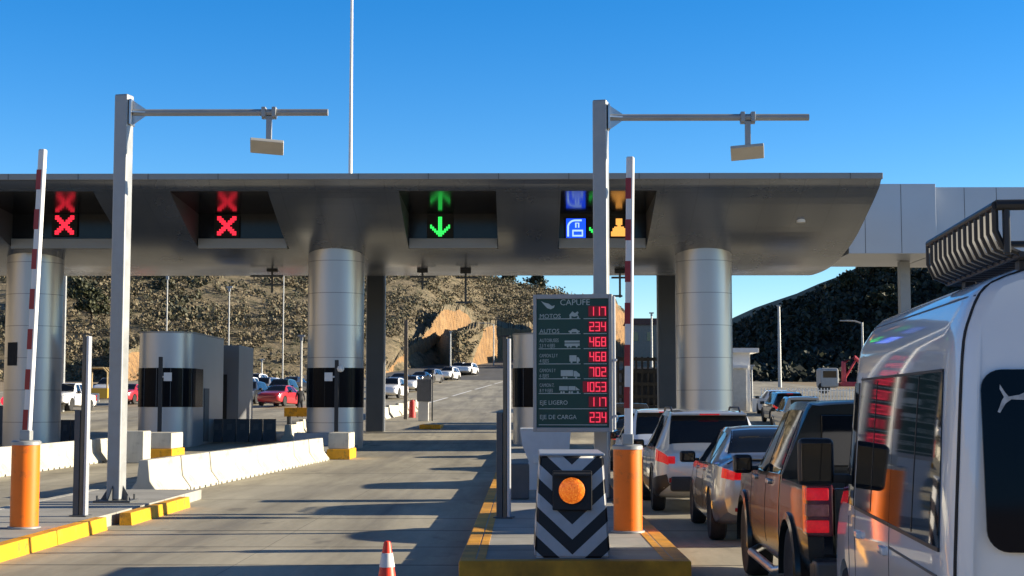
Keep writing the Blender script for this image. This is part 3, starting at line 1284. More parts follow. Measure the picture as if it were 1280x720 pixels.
# left kerb, painted yellow blocks with one gap
kb = 'yellow kerb blocks of the left island'
yk = [(9.0, 11.4), (11.42, 13.8), (13.82, 16.2), (16.22, 18.55), (18.57, 20.75), (21.55, 23.2), (23.22, 25.3)]
for k, (a, b) in enumerate(yk):
    mb = MB()
    dx = .13 if k >= 5 else 0
    mb.prism([(-5.98 + dx, 0), (-5.80 + dx, 0), (-5.82 + dx, .18), (-5.98 + dx, .18)], a, b, 'y')
    o = mb.build('kerb', YELLOW)
    o['kind'] = 'structure'
mb = MB()
mb.box(-8.0, -7.84, 6, 27.5, 0, .18, .015)
o = mb.build('kerb', CONCW)
o['kind'] = 'structure'
# centre island
IX0, IX1, IY0 = -.65, 1.66, 14.85
island(IX0, IX1, IY0, 60, .2)
YELD = M('worn_yellow_paint', (.60, .28, .02), .6, var=.45, scale=2.2, bump=.15)
mb = MB()
mb.box(IX0, IX1, IY0, IY0 + .17, 0, .2, .02)
o = mb.build('kerb', YELD)
o['kind'] = 'structure'
for (a, b) in ((IX0, IX0 + .17), (IX1 - .17, IX1)):
    y = IY0 + .172
    while y < 34:
        mb = MB()
        mb.box(a, b, y, y + 1.9, 0, .2, .02)
        o = mb.build('kerb', YELD)
        o['kind'] = 'structure'
        y += 1.915
# yellow top border strip inside the kerb
mb = MB()
mb.box(IX0 + .175, IX0 + .26, IY0 + .18, 30, .19, .2005)
mb.box(IX1 - .26, IX1 - .175, IY0 + .18, 30, .19, .2005)
struct('painted_edge', mb, YELD)
island(-8.2, -6.2, 46.5, 80, .2)
island(-15.1, -13.1, 47, 80, .2)
island(6.0, 8.0, 46, 80, .2)


# ------------------------------------------------------------------ boom barriers
def boom(px, base_y, zb, top_px, top_py, label, hcab, labgroup='orange boom gate posts with raised striped arms'):
    d = ray(px, base_y)
    s_ = (zb - CAM.z) / d.z
    p = CAM + d * s_
    t_ = thing('boom_gate', label, 'boom gate', (p.x, p.y, zb), 0, labgroup)
    r = .175
    mb = MB()
    mb.lathe([(r, 0), (r, hcab - .05)], n=40)
    mb.build('post', ORANGE, t_)
    mb = MB()
    mb.lathe([(r + .012, hcab - .05), (r + .012, hcab - .01), (r - .01, hcab + .006)], n=40)
    cap = mb.build('cap', GREYM, t_)
    mb = MB()
    mb.lathe([(r + .03, -.0), (r + .03, .02), (r + .004, .025)], n=40)
    mb.build('base_ring', GREYM, t_)
    mb = MB()
    mb.box(-.07, .07, -.07, .07, hcab + .004, hcab + .14, .02)
    mb.build('arm_clamp', GREYM, t_)
    q = W(top_px, top_py, p.y)
    e = Vector((q.x - p.x, 0, q.z - zb))
    st_ = Vector((0.01, 0, hcab + .06))
    L = (e - st_).length
    dirv = (e - st_).normalized()
    ang = math.atan2(dirv.x, dirv.z)
    am = MB()
    am.box(-.048, .048, -.04, .04, 0, L, .022, 3)
    arm = am.build('arm', SHEETW, t_, loc=st_)
    arm.rotation_euler = (0, ang, R(-14))
    # red reflective bands wrapped on the front and left faces
    z = L - .53
    while z > .03:
        rb = MB()
        rb.box(-.0505, .022, -.0425, .040, z, z + .26, .002)
        rb.build('red_band', REDP, arm)
        z -= .515
    return t_


boom(30, 660, .18, 55, 187, 'orange boom gate post on the left island with raised red and white arm', 1.10)
boom(785, 665, .20, 788, 196, 'orange boom gate post on the centre island with raised red and white arm', 1.05)


# ------------------------------------------------------------------ overhead boom poles
def gantry(px, base_y, zb, top, arm_y, arm_x1, panel_px, panel_py, flip, label):
    d = ray(px, base_y)
    p = CAM + d * ((zb - CAM.z) / d.z)
    Y = p.y
    t_ = thing('camera_pole', label, 'pole', (p.x, Y, zb), 0, 'grey poles with overhead camera booms')
    H = W(px, top, Y).z - zb
    mb = MB()
    mb.m = Matrix.Rotation(R(-13), 4, 'Z')
    mb.box(-.118, .118, -.118, .118, .03, H, .028, 3)
    mb.build('pole', GREYM, t_)
    mb = MB()
    mb.box(-.30, .30, -.28, .28, 0, .03, .005)
    bp = mb.build('base_plate', GREYD, t_)
    mb = MB()
    for sx in (-1, 1):
        for sy_ in (-1, 1):
            mb.cyl((sx * .24, sy_ * .22, .03), (sx * .24, sy_ * .22, .11), .022, n=8)
    for a in (0, 90, 180, 270):
        mb.m = Matrix.Rotation(R(a - 13), 4, 'Z')
        mb.prism([(.118, .03), (.27, .03), (.118, .26)], -.008, .008, 'y')
    mb.build('gusset', GREYD, bp)
    za = W(px, arm_y, Y).z - zb
    xa = W(arm_x1, arm_y, Y).x - p.x
    mb = MB()
    mb.cyl((.16, 0, za), (xa, 0, za), .056, n=20)
    mb.build('boom', GREYM, t_)
    mb = MB()
    mb.box(.115, .15, -.13, .13, za - .21, za + .21, .006)
    mb.prism([(.15, za + .2), (.36, za + .06), (.36, za - .05), (.15, za - .2)], -.012, .012, 'y')
    mb.prism([(.15, .12), (.36, .06), (.36, -.06), (.15, -.12)], za - .012, za + .012, 'z')
    mb.build('flange', STEEL, t_)
    # hanger + flat panel
    hx = W(panel_px, panel_py, Y).x - p.x
    zp = W(panel_px, panel_py, Y).z - zb
    mb = MB()
    mb.box(hx - .12, hx - .05, -.08, .08, za - .085, za + .085, .01)
    mb.box(hx + .05, hx + .12, -.08, .08, za - .085, za + .085, .01)
    mb.box(hx - .12, hx + .12, -.03, .03, za - .11, za - .06, .005)
    mb.box(hx - .045, hx + .045, -.035, .035, zp + .05, za - .10, .006)
    hg = mb.build('hanger', GREYM, t_)
    mb = MB()
    mb.box(-.27, .27, -.20, .20, -.028, .028, .012)
    pn = mb.build('panel', M('panel_casing', (.50, .48, .43), .5, var=.06), t_, loc=(hx - .02, -.06, zp))
    pn.rotation_euler = (R(-22), R(4 * flip), R(8 * flip))
    mb = MB()
    mb.box(-.09, .09, -.07, .07, .03, .10, .01)
    mb.build('tilt_joint', GREYD, pn)
    return t_


gantry(145, 627, .18, 119, 141, 410, 336, 184, 1, 'grey pole with overhead camera boom on the left island')
gantry(753, 625, .20, 126, 147, 1011, 935, 191, -1, 'grey pole with overhead camera boom behind the rate board')


# ------------------------------------------------------------------ sensor posts
def sensor(px, base_y, zb, top, label):
    d = ray(px, base_y)
    p = CAM + d * ((zb - CAM.z) / d.z)
    t_ = thing('sensor_post', label, 'post', (p.x, p.y, zb), R(-9), 'tall slotted grey sensor posts beside the lane')
    H = W(px, top, p.y).z - zb
    mb = MB()
    mb.box(-.095, -.012, -.07, .07, 0, H * .58, .008)
    mb.build('lower_profile', GREYD, t_)
    mb = MB()
    mb.box(-.008, .045, -.055, .055, 0, H, .008)
    mb.build('tall_profile', M('sensor_bronze', (.14, .125, .10), .4, metal=.5), t_)
    mb = MB()
    mb.box(.049, .09, -.05, .05, 0, H * .99, .008)
    mb.build('light_strip', PANEL2, t_)
    mb = MB()
    mb.box(-.13, .13, -.11, .11, 0, .015, .004)
    mb.build('foot_plate', GREYD, t_)
    mb = MB()
    mb.box(-.09, .085, -.06, .06, H + .002, H + .014)
    mb.build('end_cap', BLACKP, t_)


sensor(101, 645, .18, 418, 'tall slotted grey sensor post on the left island beside the orange post')
sensor(630, 647, .20, 421, 'tall slotted grey sensor post on the centre island left of the rate board')

# ------------------------------------------------------------------ rate sign
SY = 23.4
A = W(666, 368, SY)
B = W(766, 540, SY)
sw, sh = B.x - A.x, A.z - B.z
sg = thing('toll_rate_board', 'green electronic toll rate board with white row names and red digits', 'sign', ((A.x + B.x) / 2, SY, B.z), R(-8))
mb = MB()
mb.box(-sw / 2 + .03, sw / 2 - .03, .0, .16, .03, sh - .03)
mb.build('face_panel', GREENB, sg)
mb = MB()
fw_ = .055
mb.box(-sw / 2, -sw / 2 + fw_, -.03, .19, 0, sh, .01)
mb.box(sw / 2 - fw_, sw / 2, -.03, .19, 0, sh, .01)
mb.box(-sw / 2 + fw_, sw / 2 - fw_, -.03, .19, 0, .07, .008)
mb.box(-sw / 2 + fw_, sw / 2 - fw_, -.03, .19, sh - .07, sh, .008)
mb.build('frame', GREYM, sg)
mb = MB()
mb.box(sw / 2 + .002, sw / 2 + .04, .0, .17, .04, sh - .03, .006)
for zz in (.25, sh * .52):
    mb.cyl((sw / 2 + .05, -.02, zz), (sw / 2 + .05, .05, zz), .022, n=10)
mb.build('side_hinge', PANEL2, sg)
mb = MB()
mb.box(.20, .26, .192, .45, .3, .38)
mb.box(.20, .26, .192, .45, 1.6, 1.68)
mb.build('bracket', GREYD, sg)


def sx(px):
    return (px - 666) / 100 * sw - sw / 2


def sz(py):
    return sh - (py - 368) / 172 * sh


seps = [398.5, 417.3, 436, 455, 473.6, 492, 511, 531]
mb = MB()
for k, y in enumerate(seps):
    if k >= 6:
        mb.box(sx(673), sx(759), -.006, -.0005, sz(y + .6), sz(y - .3))
    else:
        mb.box(sx(673), sx(726), -.006, -.0005, sz(y + .6), sz(y - .3))
        mb.box(sx(730), sx(759), -.006, -.0005, sz(y + .6), sz(y - .3))
mb.build('row_line', LETTER, sg)
TX = lambda s_, px, py, size, xs=1.0: text(s_, size, LETTER, sg, (sx(px), -.003, sz(py)), xs and 'LEFT', sx=xs)
TX('CAPUFE', 700, 381.5, .135, 1.0)
TX('MOTOS', 674, 397.8, .098, 1.0)
TX('AUTOS', 674, 416.6, .098, 1.0)
TX('AUTOBUSES', 674, 427.8, .080, .70)
TX('2,3 Y 4 EJES', 674, 434.4, .080, .64)
TX('CAMION 2,3 Y', 674, 446.8, .078, .58)
TX('4 EJES', 674, 453.4, .078, .78)
TX('CAMION 5 Y', 674, 465.4, .078, .58)
TX('6 EJES', 674, 472, .078, .78)
TX('CAMION 7,', 674, 483.8, .078, .60)
TX('8 Y 9 EJES', 674, 490.6, .078, .66)
TX('EJE LIGERO', 674, 506, .096, .95)
TX('EJE DE CARGA', 674, 524, .096, .95)
# emblem: slanted leaf-like bird mark
mb = MB()
mb.prism([(sx(a), sz(b)) for a, b in ((676, 376), (680, 378), (686, 379.5), (690, 382.5), (693.5, 381.5), (692.5, 384.5), (688.5, 386.5), (684, 385), (680, 380.8))], -.006, -.0005, 'y')
mb.build('emblem', LETTER, sg)


# vehicle pictograms
def picto(polys, wheels, px0, py1, w, h):
    mb = MB()
    for pl in polys:
        mb.prism([(sx(px0 + a * w), sz(py1 - b * h)) for a, b in pl], -.006, -.0005, 'y')
    for a in wheels:
        mb.cyl((sx(px0 + a * w), -.007, sz(py1 - .06 * h)), (sx(px0 + a * w), -.0005, sz(py1 - .06 * h)), .016, n=12)
    mb.build('pictogram', LETTER, sg)


picto([[(0, .45), (.3, .95), (.55, .7), (.8, .95), (.9, .8), (.8, .5), (.95, .15), (.75, .3), (.5, .2), (.25, .3), (.05, .1)]], (.12, .85), 712, 398, 13, 9)
picto([[(0, .2), (0, .55), (.2, .6), (.35, 1), (.7, 1), (.85, .6), (1, .5), (1, .2)]], (.2, .8), 711, 416.5, 14, 5)
picto([[(0, .15), (0, .55), (1, .55), (1, .15)], [(0, .7), (0, 1), (1, 1), (1, .7)]], (.2, .4, .8), 706, 434, 19, 8)
picto([[(0, .15), (0, 1), (.68, 1), (.68, .15)], [(.72, .15), (.72, .75), (.9, .7), (1, .4), (1, .15)]], (.2, .8), 712, 453.5, 13, 9)
picto([[(0, .25), (0, 1), (.65, 1), (.65, .25)], [(.68, .2), (.68, .9), (.8, .9), (1, .5), (1, .2)]], (.15, .3, .8), 701, 473, 24, 10)
picto([[(0, .35), (0, 1), (.42, 1), (.42, .35)], [(.45, .35), (.45, 1), (.78, 1), (.78, .35)], [(.8, .35), (.8, .9), (1, .4)]], (.1, .22, .5, .62, .9), 699, 491, 26, 8)
# digits
SEG = {'0': 'abcdef', '1': 'bc', '2': 'abged', '3': 'abgcd', '4': 'fgbc', '5': 'afgcd', '6': 'afgedc', '7': 'abc', '8': 'abcdefg', '9': 'abcfgd'}
rows = [('117', 384, 395), ('234', 403, 414.5), ('468', 422, 433.5), ('468', 440.5, 452), ('702', 459.5, 471), ('1053', 478, 489.8), ('117', 497, 508), ('234', 515.5, 528)]
for num, y0, y1 in rows:
    n = len(num)
    cw_ = 7.4
    xr = 759.0
    mb = MB()
    mb.box(sx(xr - cw_ * n - .6), sx(xr + .6), -.010, -.0015, sz(y1 + 1), sz(y0 - 1))
    bk = mb.build('digit_panel', LEDBK, sg)
    mb = MB()
    for k, ch in enumerate(num):
        xa = xr - cw_ * (n - k) + .7
        xb = xa + cw_ - 1.6
        ym = (y0 + y1) / 2
        tk = 1.15
        segs = {'a': (xa, xb, y0, y0 + tk), 'd': (xa, xb, y1 - tk, y1), 'g': (xa, xb, ym - tk / 2, ym + tk / 2), 'f': (xa, xa + tk, y0, ym), 'e': (xa, xa + tk, ym, y1),
                'b': (xb - tk, xb, y0, ym), 'c': (xb - tk, xb, ym, y1)}
        for s_ in SEG[ch]:
            a, b, c_, d_ = segs[s_]
            mb.box(sx(a), sx(b), -.016 - .0003 * (ord(s_) - 96), -.0105, sz(d_), sz(c_))
    mb.build('red_digits', LEDR, bk)

# ------------------------------------------------------------------ chevron crash box
A = W(668, 695, 15.1)
B = W(763, 695, 15.1)
cb = thing('crash_cushion', 'black and white chevron crash box with round amber lamp on the island nose', 'crash cushion', ((A.x + B.x) / 2, 15.1, .2))
w0 = (B.x - A.x) / 2
w1 = w0 * .84
Hc = 1.02
dn = .06  # slight backward lean
mb = MB()
n = 10
fr = []
vs = [(-w0, 0, 0), (w0, 0, 0), (w1, dn, Hc), (-w1, dn, Hc), (-w0, 1.5, 0), (w0, 1.5, 0), (w1, 1.35, Hc), (-w1, 1.35, Hc)]
mb.add(vs, [(0, 1, 2, 3), (5, 4, 7, 6), (1, 5, 6, 2), (4, 0, 3, 7), (3, 2, 6, 7), (4, 5, 1, 0)])
body = mb.build('body', CHEV, cb)
bm = bmesh.new()
bm.from_mesh(body.data)
bmesh.ops.bevel(bm, geom=bm.edges[:], offset=.02, segments=2, affect='EDGES')
bm.to_mesh(body.data)
bm.free()
mb = MB()
zt = Hc * (1 - (636 - 574) / 121)
z1_, z0_ = Hc * .86, Hc * .47
mb.box(-.20, .20, -.03, .06, z0_, z1_, .012)
lh = mb.build('lamp_housing', BLACKP, cb)
mb = MB()
mb.prism([(-.10, .0), (.04, .0), (.04, .05), (-.10, .02)], -.19, .19, 'x')
hood = mb.build('lamp_hood', BLACKP, cb, loc=(0, -.005, z1_ - .05))
zl = Hc * .665
mb = MB()
mb.lathe([(.145, -.045), (.145, -.028)], (0, 0, zl), 'y', 40)
mb.build('bezel', DARK, lh)
mb = MB()
mb.lathe([(0.0, -.072), (.06, -.07), (.11, -.062), (.132, -.046)], (-.005, 0, zl), 'y', 36)
lamp = mb.build('amber_lamp', AMBER, lh)
mb = MB()
mb.box(-w1 - .01, w1 + .01, .05, 1.36, Hc + .001, Hc + .03, .01)
mb.build('lid', PANEL2, cb)

# light grey cabinet behind it
p = W(682, 612, 27)
ct = thing('equipment_cabinet', 'light grey cabinet with sloping sides behind the chevron crash box', 'cabinet', (p.x, 27, .2))
mb = MB()
mb.prism([(-.42, 0), (.42, 0), (.42, .55), (.46, 1.08), (-.46, 1.08), (-.42, .8), (-.30, .5)], 0, .6, 'y')
mb.build('casing', M('cabinet_grey', (.72, .73, .74), .5, var=.06), ct)
for x in (-.12, .18):
    mb = MB()
    mb.box(x - .1, x + .1, -.05, -.003, .48, .62, .01)
    mb.build('socket_box', WHITE, ct)
mb = MB()
mb.box(-.46, .46, -.02, .62, 1.082, 1.11, .006)
mb.build('lid', WHITE, ct)
p = W(651, 618, 24.5)
mb = MB()
mb.box(-.16, .16, -.2, .2, 0, .58, .03)
o = mb.build('junction_box', GREYD, loc=(p.x - .02, 24.5, .2))
tag(o, 'small dark grey box on the centre island left of the light cabinet', 'box')

# ------------------------------------------------------------------ cone
d = ray(484, 676)
p = CAM + d * ((.72 - CAM.z) / d.z)
cn = thing('traffic_cone', 'red traffic cone with one white band on the lane', 'traffic cone', (p.x, p.y, 0))
mb = MB()
mb.box(-.19, .19, -.19, .19, .0, .035, .012)
mb.build('base', CONER, cn)
mb = MB()
rr = lambda z: .132 - (z - .035) * (.132 - .028) / .665


def seg_(a, b, off=0):
    return [(rr(a) + off, a), (rr(b) + off, b)]


mb.lathe([(rr(.035), .035), (rr(.70), .70), (.022, .715), (.012, .72)], n=32)
mb.build('body', CONER, cn)
mb = MB()
mb.lathe([(rr(.525) + .001, .525), (rr(.525) + .004, .527), (rr(.63) + .004, .628), (rr(.63) + .001, .63)], n=32)
mb.build('white_band', SHEETW, cn)


# ------------------------------------------------------------------ jersey barriers
def jersey_mesh(L):
    pf = [(-.30, .0), (.30, .0), (.30, .07), (.13, .30), (.09, .70), (-.09, .70), (-.13, .30), (-.30, .07)]
    mb = MB()
    mb.prism(pf, .028, L - .028, 'y')
    me = mb.mesh('concrete_barrier', CONCW)
    bm = bmesh.new()
    bm.from_mesh(me)
    bmesh.ops.bevel(bm, geom=bm.edges[:], offset=.012, segments=1, affect='EDGES')
    bm.to_mesh(me)
    bm.free()
    me.polygons.foreach_set('use_smooth', [False] * len(me.polygons))
    return me


def slots(L, parent):
    mb = MB()
    k = int(L / .45)
    for i in range(k):
        y = (i + .5) * L / k
        mb.box(.297, .303, y - .05, y + .05, .0, .055)
        mb.box(-.303, -.297, y - .05, y + .05, .0, .055)
    mb.build('drain_slot', DARK, parent)


def barrier_row(pts, L, group, lab, name='concrete_barrier', lift=0.0, hs=1.0):
    """segments along a polyline"""
    k = 0
    (x0, y0), (x1, y1) = pts
    tot = math.hypot(x1 - x0, y1 - y0)
    n = max(1, round(tot / L))
    me = jersey_mesh(tot / n)
    ang = math.atan2(-(x1 - x0), (y1 - y0))
    for i in range(n):
        q = i / n
        x, y = x0 + (x1 - x0) * q, y0 + (y1 - y0) * q
        o = bpy.data.objects.new(name, me)
        C.objects.link(o)
        o.location = (x, y, g(y) + lift)
        o.rotation_euler = (0, 0, ang + random.uniform(-.006, .006))
        o.scale = (1, 1, hs)
        tag(o, lab(i, n), 'barrier', group)
        slots(tot / n, o)


ORD = ['nearest', 'second nearest', 'third', 'fourth', 'fifth', 'sixth', 'seventh', 'eighth', 'ninth', 'tenth']
barrier_row([(-7.15, 27.9), (-6.35, 46.2)], 2.3, 'white concrete barriers along the left of the open lane',
            lambda i, n: f'white concrete barrier bordering the open lane, {ORD[i]} in its row from the camera')
barrier_row([(-12.8, 30), (-12.9, 47.0)], 2.9, 'white concrete barriers of the second row at far left',
            lambda i, n: f'white barrier of the far left row behind the orange post, {ORD[i]} from camera')
barrier_row([(-9.9, 62), (-10.2, 70)], 2.7, 'white concrete barriers beyond the left booth',
            lambda i, n: f'low white barrier between left booth and banded column, {ORD[i]} of its row')
barrier_row([(-8.0, 81), (-6.6, 96)], 3.0, 'white exit barriers beyond the canopy',
            lambda i, n: f'white barrier at the lane exit beyond the banded column, {ORD[i]} in its row')


def nose(px0, px1, py_top, py_bot, Y, label, h2=.33):
    a, b = W(px0, py_bot, Y), W(px1, py_bot, Y)
    t_ = thing('nose_block', label, 'concrete block', ((a.x + b.x) / 2, Y, g(Y)), 0, 'white island nose blocks on yellow bases')
    w = (b.x - a.x) / 2
    zt = W(px0, py_top, Y).z - g(Y)
    mb = MB()
    mb.box(-w, w, 0, 1.6, h2 + .002, zt, .03)
    mb.build('block', CONCW, t_)
    mb = MB()
    mb.box(-w - .04, w + .04, -.08, 1.7, 0, h2, .03)
    mb.build('yellow_base', YELLOW, t_)


nose(172, 214, 541, 574, 47.2, 'white nose block on yellow base in front of the left booth')
nose(410, 436, 541, 575, 47.0, 'white nose block on yellow base in front of the banded column')
# white block at the left end
p = W(160, 577, 44)
mb = MB()
mb.box(-.45, .45, 0, .9, 0, .95, .04)
tag(mb.build('concrete_block', CONCW, loc=(p.x, 44, 0)), 'tall white concrete block just right of the left boom pole', 'concrete block')
p = W(370, 552, 52)
mb = MB()
mb.box(-.7, .7, 0, .8, 0, .62, .03)
tag(mb.build('concrete_block', M('grey_concrete', (.36, .36, .37), .8, var=.12), loc=(p.x, 56, g(56))), 'plain grey concrete block left of the banded column', 'concrete block')


# dark water filled barriers / railings
def dark_barriers(px0, px1, py, Y, n, lab):
    for k in range(n):
        px = px0 + (px1 - px0) * (k + .5) / n
        p = W(px, py, Y)
        w = (W(px1, py, Y).x - W(px0, py, Y).x) / n / 2 - .02
        t_ = thing('plastic_barrier', lab.format(ORD[k].replace('nearest', 'first').replace('second first', 'second')), 'barrier', (p.x, Y, g(Y)), 0, 'dark plastic barriers under the canopy')
        mb = MB()
        mb.prism([(-.22, 0), (.22, 0), (.2, .1), (.08, .35), (.08, .95), (-.08, .95), (-.08, .35), (-.2, .1)], -w, w, 'x')
        mb.build('shell', M('dark_barrier', (.045, .048, .055), .5, var=.2), t_)
        mb = MB()
        mb.box(-w * .4, w * .4, -.10, -.082, .5, .75, .005)
        mb.build('panel', GREYD, t_)


dark_barriers(48, 102, 553, 61, 4, 'dark plastic barrier beside the far left column, {} from the left')
dark_barriers(262, 345, 555, 62, 5, 'dark plastic barrier between left booth and banded column, {} from the left')

# red light post + gate frame at far left
p = W(8, 501, 60)
t_ = thing('signal_post', 'black post with a small red light at the far left edge', 'post', (p.x, 60, g(60)))
mb = MB()
mb.box(-.08, .08, -.08, .08, 0, p.z - g(60) + .5, .01)
mb.build('post', BLACKP, t_)
mb = MB()
mb.lathe([(0, -.16), (.15, -.12), (.2, -.02), (.2, 0)], (0, -.08, p.z - g(60)), 'y', 18)
mb.build('red_light', LEDX, t_)
p = W(31, 500, 62)
t_ = thing('gate_frame', 'thin dark pipe gate frame before the far left column', 'gate', (p.x, 61.6, g(62)))
mb = MB()
mb.tube([(-.4, 0, 0), (-.4, 0, 2.7), (-.3, 0, 2.85), (.35, 0, 2.85), (.45, 0, 2.7), (.45, 0, 0)], .05, 8)
mb.build('pipe', BLACKP, t_)
mb = MB()
mb.box(-.02, .08, -.03, .03, .9, 2.5, .01)
mb.build('light_strip', SHEETW, t_)
p = W(0, 545, 60)
mb = MB()
mb.box(-.5, .5, -.4, .4, 0, 1.5, .03)
mb.box(-.42, .42, -.32, .32, 1.5, 1.56, .01)
tag(mb.build('control_cabinet', GREYD, loc=(p.x - .1, 60, g(60))), 'dark grey control cabinet at the far left edge of the plaza', 'cabinet')

# yellow swing barrier
p = W(376, 531, 76)
t_ = thing('yellow_barrier', 'yellow beam barrier on legs left of the banded column', 'barrier', (p.x, 76, g(76)))
mb = MB()
mb.box(-.85, .85, -.12, .12, .42, .88, .03)
mb.build('beam', YELLOW, t_)
for x in (-.6, .6):
    mb = MB()
    mb.box(x - .08, x + .08, -.25, .25, 0, .418, .01)
    mb.build('leg', GREYD, t_)

# ------------------------------------------------------------------ exit items beyond the canopy
p = W(507, 522, 82)
t_ = thing('exit_post', 'tall thin brown post at the lane exit beyond the banded column', 'post', (p.x, 82, g(82)), 0)
mb = MB()
mb.box(-.1, .1, -.1, .1, 0, W(507, 400, 82).z - g(82), .01)
mb.build('post', M('brown_post', (.20, .17, .14), .5), t_)
p = W(513, 518, 84)
mb = MB()
mb.cyl((0, 0, 0), (0, 0, .9), .2, .17, 14).cyl((0, 0, .9), (0, 0, 1.0), .12, n=12)
tag(mb.build('red_bollard', M('red_bollard_paint', (.45, .03, .03), .5), loc=(p.x + .1, 84, g(84))), 'short red bollard beside the tall thin exit post', 'bollard')
p = W(531, 528, 80)
t_ = thing('payment_terminal', 'grey cabinet on a white pedestal at the lane exit beside the yellow kerb', 'cabinet', (p.x, 80, g(80)))
z1_, z0_ = W(531, 474, 80).z - g(80), W(531, 502, 80).z - g(80)
mb = MB()
mb.box(-.42, .38, -.2, .2, z0_, z1_, .02)
mb.build('cabinet', M('terminal_grey', (.2, .2, .21), .5), t_)
mb = MB()
mb.box(-.35, .2, -.15, .15, .0, z0_ - .002, .02)
mb.build('pedestal', WHITE, t_)
mb = MB()
mb.box(.36, .44, -.05, .05, 0, z1_ + .5, .01)
mb.build('post', GREYD, t_)
mb = MB()
a, b = W(524, 533, 72), W(551, 533, 72)
mb.box(a.x, b.x, 72, 74.5, g(72), g(72) + .22, .04)
o = mb.build('kerb', YELLOW)
o['kind'] = 'structure'

# ------------------------------------------------------------------ people
SKIN = M('skin', (.35, .20, .13), .55)
CLD = M('dark_cloth', (.02, .022, .03), .8, var=.3)
HAIR = M('dark_hair', (.012, .01, .008), .7)


def person(x, y, label, h=1.72, rz=0.0):
    t_ = thing('person', label, 'person', (x, y, g(y)), rz)
    k = h / 1.72
    joints = [(0, 0, .95, .14), (0, 0, 1.15, .135), (0, 0, 1.38, .15), (0, 0, 1.50, .06), (0, -.01, 1.62, .095), (0, -.01, 1.70, .06),
              (.17, 0, 1.41, .065), (.23, -.02, 1.14, .048), (.21, -.14, .92, .036), (-.17, 0, 1.41, .065), (-.24, .02, 1.14, .048), (-.23, -.05, .88, .036),
              (.09, 0, .88, .10), (.11, -.02, .50, .065), (.11, .02, .08, .045), (.11, -.14, .03, .035),
              (-.09, 0, .88, .10), (-.12, .02, .50, .065), (-.13, .05, .08, .045), (-.14, -.10, .03, .035)]
    ed = [(0, 1), (1, 2), (2, 3), (3, 4), (4, 5), (2, 6), (6, 7), (7, 8), (2, 9), (9, 10), (10, 11), (0, 12), (12, 13), (13, 14), (14, 15), (0, 16), (16, 17), (17, 18), (18, 19)]
    me = bpy.data.meshes.new('body')
    me.from_pydata([(a * k, b * k, c * k) for a, b, c, _ in joints], ed, [])
    o = bpy.data.objects.new('body', me)
    C.objects.link(o)
    md = o.modifiers.new('s', 'SKIN')
    sv = me.skin_vertices[0].data
    for i, j in enumerate(joints):
        sv[i].radius = (j[3] * k, j[3] * k * .8)
    sv[0].use_root = True
    o.modifiers.new('sub', 'SUBSURF').levels = 1
    dg = bpy.context.evaluated_depsgraph_get()
    m2 = bpy.data.meshes.new_from_object(o.evaluated_get(dg))
    o.modifiers.clear()
    o.data = m2
    m2.materials.clear()
    m2.materials.append(CLD)
    m2.materials.append(SKIN)
    for pl in m2.polygons:
        pl.use_smooth = True
        c = pl.center
        if c.z > 1.50 * k or (abs(c.x) > .17 * k and c.z < .97 * k and c.z > .8 * k):
            pl.material_index = 1
    o.parent = t_
    mb = MB()
    mb.lathe([(.098 * k, -.02), (.1 * k, .03 * k), (.075 * k, .08 * k), (.0, .10 * k)], (0, .012, 1.65 * k), 'z', 14)
    mb.build('hair', HAIR, t_)
    return t_


p = W(375, 520, 84)
person(p.x, 84, 'person in dark clothes standing behind the yellow beam barrier', 1.75, .4)
p = W(858, 512, 66)
person(p.x, 66, 'person in dark clothes standing at the foot of the right round column', 1.7, .2)

# ------------------------------------------------------------------ thin poles in the background
def lamp_post(px, py0, py1, Y, label, arm=0, wd=.055, mat=None, base=None):
    p1 = W(px, py1, Y)
    zb = g(Y) if base is None else base
    t_ = thing('lamp_post', label, 'lamp post', (p1.x, Y, zb), 0, 'thin light poles in the background')
    H = W(px, py0, Y).z - zb
    mb = MB()
    mb.cyl((0, 0, -.2), (0, 0, H), wd * 1.25, wd * .8, 10)
    mb.build('pole', mat or GREYM, t_)
    mb = MB()
    if arm:
        mb.tube([(0, 0, H - .1), (arm * .5, 0, H + .12), (arm, 0, H + .15)], wd * .6, 8)
        mb.box(min(arm, arm * 1.5), max(arm, arm * 1.5), -.12, .12, H + .10, H + .2, .02)
    else:
        mb.box(-.22, .22, -.1, .1, H, H + .12, .02)
        mb.box(-.09, .09, -.09, .09, H - .25, H - .002, .02)
    mb.build('lamp_head', GREYM, t_)


lamp_post(78, 320, 520, 92, 'pale pole rising beside the far left column', wd=.09)
lamp_post(207, 345, 480, 100, 'thin pole rising behind the left booth roof')
lamp_post(285, 360, 480, 104, 'thin pole rising behind the grey service cabin')
lamp_post(353, 335, 488, 118, 'thin pole between service cabin and banded column, the taller')
lamp_post(327, 450, 486, 150, 'short thin pole at the foot of the hill right of the service cabin', wd=.09)
lamp_post(376, 421, 500, 92, 'short pale pole directly left of the banded column', wd=.08)
lamp_post(563, 415, 462, 200, 'thin pole before the shaded earth bank', wd=.1)
lamp_post(617, 405, 446, 225, 'thin pole with lamp above the right orange cut', arm=-1.5, wd=.1)
lamp_post(975, 383, 490, 150, 'tall pale pole before the shaded hill, left of the curved lamp', wd=.16)
lamp_post(1079, 403, 475, 130, 'pale lamp post with arm before the shaded hill', arm=-1.3, wd=.11)
lamp_post(815, 392, 480, 140, 'thin pole seen between striped boom and flat pillar', wd=.1)
lamp_post(940, 458, 496, 110, 'short thin pole beside the small white building', wd=.07)

